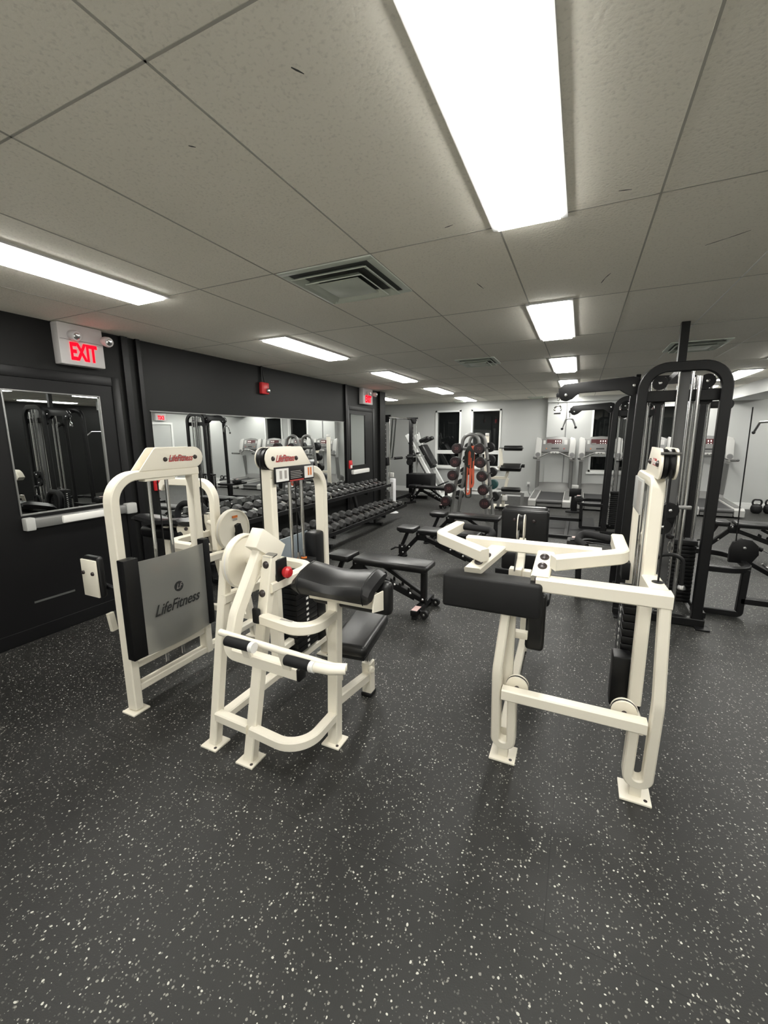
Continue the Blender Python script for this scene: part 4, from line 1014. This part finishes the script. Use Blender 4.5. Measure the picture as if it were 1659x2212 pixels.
# ------------------------------------------------------------------ treadmills (running direction +Y, console at the wall side)
def treadmill():
    t = thing('treadmill', '', 'treadmill', (0, 0, 0), 'treadmills along the back wall')
    # origin: centre of rear end on the floor
    W = .36
    for s in (-1, 1):
        MB().prism([(0, .03), (.0, .15), (.06, .185), (1.35, .235), (1.52, .25), (1.55, .06), (1.40, .03)], (s*(W-.0), 0, 0), Y3, Z3, .17, .012).link('side_rail', 'tlight', t)
        MB().prism([(.10, .1895), (1.30, .2365), (1.30, .242), (.10, .195)], (s*(W-.005), 0, 0), Y3, Z3, .12).link('foot_strip', 'tgrey', t)
    MB().prism([(.01, .12), (.02, .165), (1.36, .205), (1.36, .14)], (0, .02, 0), Y3, Z3, .54, .01).link('running_belt', 'belt', t)
    MB().cyl((-.27, .045, .135), (.27, .045, .135), .042, None, 18).link('rear_roller', 'tdark', t)
    MB().prism([(-.01, .03), (-.01, .085), (.05, .10), (1.4, .11), (1.4, .03)], (0, .02, 0), Y3, Z3, .52).link('deck_base', 'tgrey', t)
    # motor hood
    h = MB(); rg = []
    for x, k in ((-.42, .55), (-.34, .92), (-.15, 1), (.15, 1), (.34, .92), (.42, .55)):
        rg.append([(x, 1.30+.03*(1-k), .19), (x, 1.38, .25+.13*k), (x, 1.46, .29+.15*k), (x, 1.66, .26+.15*k), (x, 1.74, .20), (x, 1.74, .06), (x, 1.36, .06)])
    h.rings(rg); h.link('motor_hood', 'tgrey', t)
    for s in (-1, 1):
        MB().rail([(s*.385, 1.44, .12), (s*.385, 1.30, .98)], .085, .11, X3, 0, .02).link('upright', 'alu', t)
        MB().prism([(-.075, -.30), (-.05, -.345), (.0, -.36), (.05, -.345), (.07, -.29), (.07, .10), (.06, .16), (-.045, .20), (-.07, .16)], (s*.385, 1.25, 1.36), (1, 0, 0), (0, .26, .966), .085, .018).link('console_pod', 'tlight', t)
        p = V((s*.385, 1.25, 1.36))+V((0, .26, .966))*(-.245)+V((0, -.966, .26))*.044
        o = MB().lathe([(.06, 0), (.06, .004), (.05, .006), (.001, .006)], p, (0, -.966, .26), 22).link('cup_rim', 'tgrey', t)
        MB().lathe([(.047, .0055), (.044, .008), (.001, .008)], p, (0, -.966, .26), 22).link('speaker_mesh', 'tdark', o)
        MB().tube([(s*.40, 1.20, 1.055), (s*.43, 1.08, 1.06), (s*.44, .82, 1.075)], [.026, .030, .028], 0, 12).link('side_handle', 'tgrey', t)
        MB().sphere((s*.44, .815, 1.075), .029).link('handle_cap', 'tdark', t)
    q = Quaternion((1, 0, 0), math.radians(-15)).to_matrix()
    cn = MB()
    poly = [(-.31, -.19), (.31, -.19), (.32, .14), (.20, .19), (.0, .205), (-.20, .19), (-.32, .14)]
    cn.prism(poly, (0, 1.26, 1.37), (1, 0, 0), (0, .26, .966), .07, .012); co = cn.link('console', 'tgrey', t)
    P0 = V((0, 1.26, 1.37)); vv = V((0, .26, .966)); nn = V((0, -.966, .26))
    def pt(x, y, d=.036): return P0+V((x, 0, 0))+vv*y+nn*d
    def plate(name, x, y, w, h, m, d=.036, par=None):
        return MB().prism([(-w/2, -h/2), (w/2, -h/2), (w/2, h/2), (-w/2, h/2)], pt(x, y, d), X3, vv, .006).link(name, m, par or co)
    plate('display', -.03, .075, .34, .11, 'redpanel')
    for i in range(3):
        plate('key', .0+i*.05, .085, .018, .036, 'led', .040); plate('key', .0+i*.05, .03, .016, .014, 'led', .040)
    plate('time_window', -.14, .02, .10, .035, 'tgrey', .040)
    plate('side_speaker', .23, .06, .07, .12, 'tlight'); plate('side_speaker', -.255, .06, .05, .09, 'tlight')
    plate('book_slot', 0, -.095, .17, .035, 'blackprint'); plate('lower_lip', 0, -.16, .60, .03, 'tdark', .040)
    MB().sphere(pt(.20, -.10), .014).link('knob', 'redlogo', co); MB().sphere(pt(-.20, -.10), .014).link('knob', 'orangeprint', co)
    MB().tube([(-.385, 1.14, 1.07), (-.33, 1.12, 1.08), (-.12, 1.05, 1.185), (.12, 1.05, 1.185), (.33, 1.12, 1.08), (.385, 1.14, 1.07)], .016, .06, 10).link('front_handlebar', 'alu', t)
    MB().b2((-.10, 1.02, 1.16), (.10, 1.07, 1.215), .018).link('key_block', 'tlight', t)
    for i in range(2): MB().b2((-.05+i*.06, 1.014, 1.175), (-.02+i*.06, 1.021, 1.20), .003).link('button', 'tdark', t)
    for s in (-1, 1): MB().b2((s*.33-.04, .02, 0), (s*.33+.04, .12, .035), .006).b2((s*.33-.04, 1.4, 0), (s*.33+.04, 1.5, .07), .006).link('rubber_foot', 'rubber', t)
    return t
TM0 = treadmill()
TP = [(-.56, 9.95, 'grey treadmill standing leftmost, beside the barbell rack'),
      (.42, 9.92, 'grey treadmill second from the left, behind the farther cable machine'),
      (1.42, 9.95, 'grey treadmill mostly hidden by the arches of the cable machines'),
      (2.50, 10.05, 'grey treadmill standing rightmost, beside the kettlebells')]
for i, (x, y, lab) in enumerate(TP):
    o = TM0 if i == 0 else copy_tree(TM0)
    o.location = (x, y, 0); o['label'] = lab
# pedestal with card reader between the two left treadmills, step box behind the row machine
t = thing('pedestal', 'black pedestal topped by a small pale box between the two leftmost treadmills', 'pedestal', (-.06, 9.7, 0))
MB().b2((-.10, 9.6, .02), (.02, 9.7, .46), .008).link('post', 'black', t)
MB().b2((-.20, 9.50, 0), (.12, 9.80, .03), .006).link('base', 'black', t)
MB().b2((-.15, 9.55, .33), (.08, 9.72, .50), .012).link('box', 'black', t)
MB().b2((-.11, 9.57, .50), (.02, 9.68, .57), .012).link('reader', 'tlight', t)

# lifting platform tiles with dark bar frame
k = 0
t = thing('floor_platform', 'low black bar frame laid round rubber tiles in front of the treadmills', 'platform', (-.35, 8.0, 0))
MB().bar((-.92, 7.05, .025), (.34, 7.05, .025), .06, .05).link('frame_bar', 'black', t)
MB().bar((-.92, 7.05, .025), (-.92, 8.95, .025), .06, .05).link('frame_bar', 'black', t)
MB().bar((-.12, 7.05, .025), (-.12, 8.95, .025), .06, .05).link('frame_bar', 'black', t)
MB().b2((-.89, 7.08, .0), (-.15, 8.95, .018), .003).link('rubber_tile', 'rubber', t)
MB().b2((-.09, 7.08, .0), (.32, 8.95, .018), .003).link('rubber_tile', 'rubber', t)

# ------------------------------------------------------------------ dual pulley rack at the far left
t = thing('pulley_rack', 'black two-post pulley rack beside the black corner pillar at the far left', 'rack', (-3.95, 9.5, 0))
for (px, py) in ((-4.06, 8.75), (-4.00, 10.30)):
    MB().b2((px-.045, py-.045, .0), (px+.045, py+.045, 2.05), .006).link('upright', 'black', t)
    hs = MB()
    for kz in range(18): hs.b2((px+.0445, py-.008, .25+kz*.1), (px+.0462, py+.008, .268+kz*.1))
    hs.link('peg_holes', 'whiteprint', t)
    MB().bar((px-.25, py, .035), (px+.45, py, .035), .07, .07).link('base_foot', 'black', t)
    MB().bar((px-.12, py, 2.055), (px+.18, py, 2.055), .05, .04).link('top_arm', 'black', t)
    MB().lathe([(.012, -.02), (.07, -.02), (.062, 0), (.07, .02), (.012, .02)], (px+.10, py-.06, 1.98), Y3, 20).link('pulley', 'rubber', t)
    MB().cyl((px+.17, py-.06, .40), (px+.17, py-.06, 1.98), .008, None, 8).link('chrome_rod', 'chrome', t)
    MB().b2((px-.09, py-.09, .94), (px+.12, py+.07, 1.14), .03).link('carriage', 'black', t)
    MB().lathe([(.012, -.02), (.08, -.02), (.07, 0), (.08, .02), (.012, .02)], (px+.0, py-.11, .94), Y3, 20).link('carriage_pulley', 'rubber', t)
MB().cyl((-4.03, 8.75, 2.03), (-3.99, 10.30, 2.03), .022).link('top_bar', 'chrome', t)
MB().bar((-4.03, 8.75, .10), (-4.0, 10.30, .10), .07, .07).link('base_beam', 'black', t)
for kz in range(3): MB().b2((-3.99, 8.82, .34+kz*.17), (-3.86, 8.86, .44+kz*.17), .004).link('white_peg_plate', 'whitegrey', t)
MB().b2((-3.98, 9.90, .30), (-3.32, 10.33, .66), .015).link('plate_box', 'black', t)
o = MB().tube([(-3.97, 9.05, 2.0), (-4.0, 9.02, 1.5), (-4.02, 8.98, 1.10), (-3.96, 8.99, 1.10), (-3.93, 9.03, 1.5), (-3.90, 9.08, 2.0)], .018, .05, 8, closed=True).link('resistance_band', 'darkband', None, None, (-3.96, 9.0, 1.5))
o.location = (-3.96, 9.0, 1.5); tag(o, 'thick black resistance band hung from the far left pulley rack', 'band')
t = thing('barbell', 'chrome barbell with black grip sleeves lying across the far left pulley rack', 'barbell', (-3.8, 9.7, 1.05))
MB().cyl((-3.93, 8.80, 1.10), (-3.66, 10.35, 1.10), .015, None, 10).link('bar', 'chrome', t)
for a, b in ((.12, .32), (.45, .62)):
    p, q = V((-3.93, 8.80, 1.10)), V((-3.66, 10.35, 1.10)); MB().cyl(p.lerp(q, a), p.lerp(q, b), .032, None, 12).link('grip_sleeve', 'foam', t)

# ------------------------------------------------------------------ hack squat sled
t = thing('hack_squat_machine', 'white and black inclined hack squat sled against the left part of the back wall', 'exercise machine', (-3.4, 9.9, 0))
for y in (9.55, 10.15):
    MB().bar((-3.82, y, 1.52), (-2.98, y, .12), .085, .085, Y3).link('sled_rail', 'trimwhite', t)
    MB().bar((-3.55, y, 1.00), (-3.62, y, .05), .05, .05, Y3).link('support_leg', 'trimwhite', t)
    MB().bar((-3.74, y+.05, 1.30), (-3.08, y+.05, .22), .02, .03, Y3).link('guide_rail', 'chrome', t)
MB().bar((-3.74, 9.52, 1.33), (-3.02, 9.52, .13), .012, .20, Y3).link('side_panel', 'black', t)
MB().bar((-2.98, 9.50, .08), (-2.98, 10.20, .08), .08, .10).link('foot_beam', 'trimwhite', t)
MB().b2((-3.10, 9.45, .0), (-2.78, 10.25, .06), .01).link('base_plate', 'trimwhite', t)
MB().bar((-3.62, 9.50, .03), (-3.62, 10.20, .03), .06, .06).link('rear_beam', 'trimwhite', t)
MB().bar((-3.62, 9.85, .05), (-3.0, 9.85, .05), .06, .06).link('base_rail', 'trimwhite', t)
q = Quaternion((0, 1, 0), math.radians(59)).to_matrix()
MB().box((-3.36, 9.84, 1.03), (.56, .40, .09), .03, q, 3).link('back_pad', 'vinyl', t)
MB().box((-3.40, 9.84, .98), (.62, .34, .03), .004, q).link('carriage', 'black', t)
for y in (9.68, 10.0):
    MB().box((-3.42, y, 1.40), (.26, .13, .10), .035, Quaternion((0, 1, 0), math.radians(-22)).to_matrix(), 3).link('shoulder_pad', 'vinyl', t)
    MB().bar((-3.60, y, 1.34), (-3.40, y, 1.42), .03, .04, Y3).link('shoulder_arm', 'trimwhite', t)
MB().prism([(-.07, -.06), (.07, -.06), (.0, .16)], (-3.62, 9.84, 1.42), X3, Z3, .03, .004).link('top_bracket', 'trimwhite', t)
MB().box((-3.05, 9.84, .30), (.34, .44, .03), .006, Quaternion((0, 1, 0), math.radians(-25)).to_matrix()).link('foot_plate', 'black', t)
MB().cyl((-3.50, 9.38, 1.08), (-3.50, 9.52, 1.08), .025).link('weight_horn', 'chrome', t)

t.location = V((-3.70, 10.78, 0)); t.scale = (1.08, 1.08, 1.08)

# ------------------------------------------------------------------ leg extension machine behind the barbells
t = thing('leg_curl_machine', 'white leg curl machine with three black pads behind the barbell rack', 'exercise machine', (-1.45, 9.35, 0))
MB().b2((-1.90, 9.32, .02), (-1.82, 9.40, 1.60), .008).link('post', 'white', t)
MB().b2((-1.895, 9.31, 1.60), (-1.825, 9.41, 1.66), .01).link('post_cap', 'whitegrey', t)
MB().rail([(-1.56, 9.30, 1.33), (-1.52, 9.28, 1.0), (-1.55, 9.28, .88)], .06, .07, Y3, .05).link('lever', 'white', t)
MB().rail([(-1.83, 9.36, .70), (-1.42, 9.32, .70), (-1.36, 9.30, .92)], .05, .06, Y3, .04).link('seat_arm', 'white', t)
MB().rail([(-1.38, 9.30, .70), (-1.45, 9.30, .30), (-1.45, 9.30, .03)], .05, .06, Y3, .05).link('strut', 'white', t)
for nm_, x0, x1, z, r in (('upper_roller', -1.48, -1.10, 1.34, .055), ('lower_roller', -1.50, -1.10, .46, .052)):
    m = MB(); m.lathe([(r*.4, 0), (r*.9, .004), (r, .02), (r, x1-x0-.02), (r*.9, x1-x0-.004), (r*.4, x1-x0)], (x0, 9.28, z), X3, 20); m.link(nm_, 'vinyl', t)
    MB().cyl((x0-.10, 9.28, z), (x1+.02, 9.28, z), .014).link('roller_bar', 'steel', t)
MB().box((-1.32, 9.27, .935), (.44, .22, .10), .03, Quaternion((1, 0, 0), math.radians(25)).to_matrix(), 3).link('thigh_pad', 'vinyl', t)
MB().cyl((-1.10, 9.27, .97), (-1.04, 9.27, .97), .035).link('pad_knob', 'black', t)
for x in (-1.55, -1.07): MB().rail([(x, 9.22, .0), (x+.02, 9.26, .40)], .06, .07, X3).link('grey_leg', 'tgrey', t)
MB().bar((-1.54, 9.26, .38), (-1.07, 9.26, .38), .06, .05).link('leg_crossbar', 'tgrey', t)
MB().bar((-1.60, 9.20, .06), (-1.05, 9.20, .06), .06, .05).link('base_bar', 'black', t)
MB().b2((-1.92, 9.30, .0), (-1.40, 9.80, .05), .006).link('base', 'white', t)
MB().b2((-1.46, 9.20, .22), (-1.36, 9.28, .33), .01).link('adjuster', 'whitegrey', t)

# ------------------------------------------------------------------ kettlebells
def kettlebell(s=1.):
    t = thing('kettlebell', '', 'kettlebell', (0, 0, 0), 'kettlebells on the floor at the right')
    MB().lathe([(.001, 0), (.055*s, .0), (.085*s, .03*s), (.10*s, .09*s), (.088*s, .15*s), (.05*s, .19*s), (.001, .20*s)], (0, 0, 0), Z3, 22).link('bell', 'rubber', t)
    MB().tube([(-.055*s, 0, .155*s), (-.075*s, 0, .22*s), (-.06*s, 0, .28*s), (.06*s, 0, .28*s), (.075*s, 0, .22*s), (.055*s, 0, .155*s)], .017*s, .04*s, 10).link('handle', 'rubber', t)
    return t
ka = kettlebell(1.0); ka.location = (3.36, 10.9, 0); ka['label'] = 'black kettlebell nearer the rightmost treadmill'
kb = kettlebell(1.0); kb.location = (3.58, 10.95, 0); kb['label'] = 'black kettlebell cut by the right edge of the photo'; kb.rotation_euler = (0, 0, .2)

# ------------------------------------------------------------------ world & colour
w = bpy.data.worlds.new('world'); S.world = w; w.use_nodes = True
w.node_tree.nodes['Background'].inputs[0].default_value = (0, 0, 0, 1); w.node_tree.nodes['Background'].inputs[1].default_value = 0
S.view_settings.view_transform = 'Standard'; S.view_settings.look = 'None'; S.view_settings.gamma = 1; S.view_settings.use_curve_mapping = False
S.view_settings.exposure = 1.3
S.cycles.use_denoising = True
try: S.cycles.denoiser = 'OPENIMAGEDENOISE'
except Exception: pass
S.cycles.max_bounces = 10; S.cycles.diffuse_bounces = 6; S.cycles.glossy_bounces = 5
S.cycles.sample_clamp_indirect = 4
for o in list(bpy.data.objects):
    if '_o' in o: del o['_o']
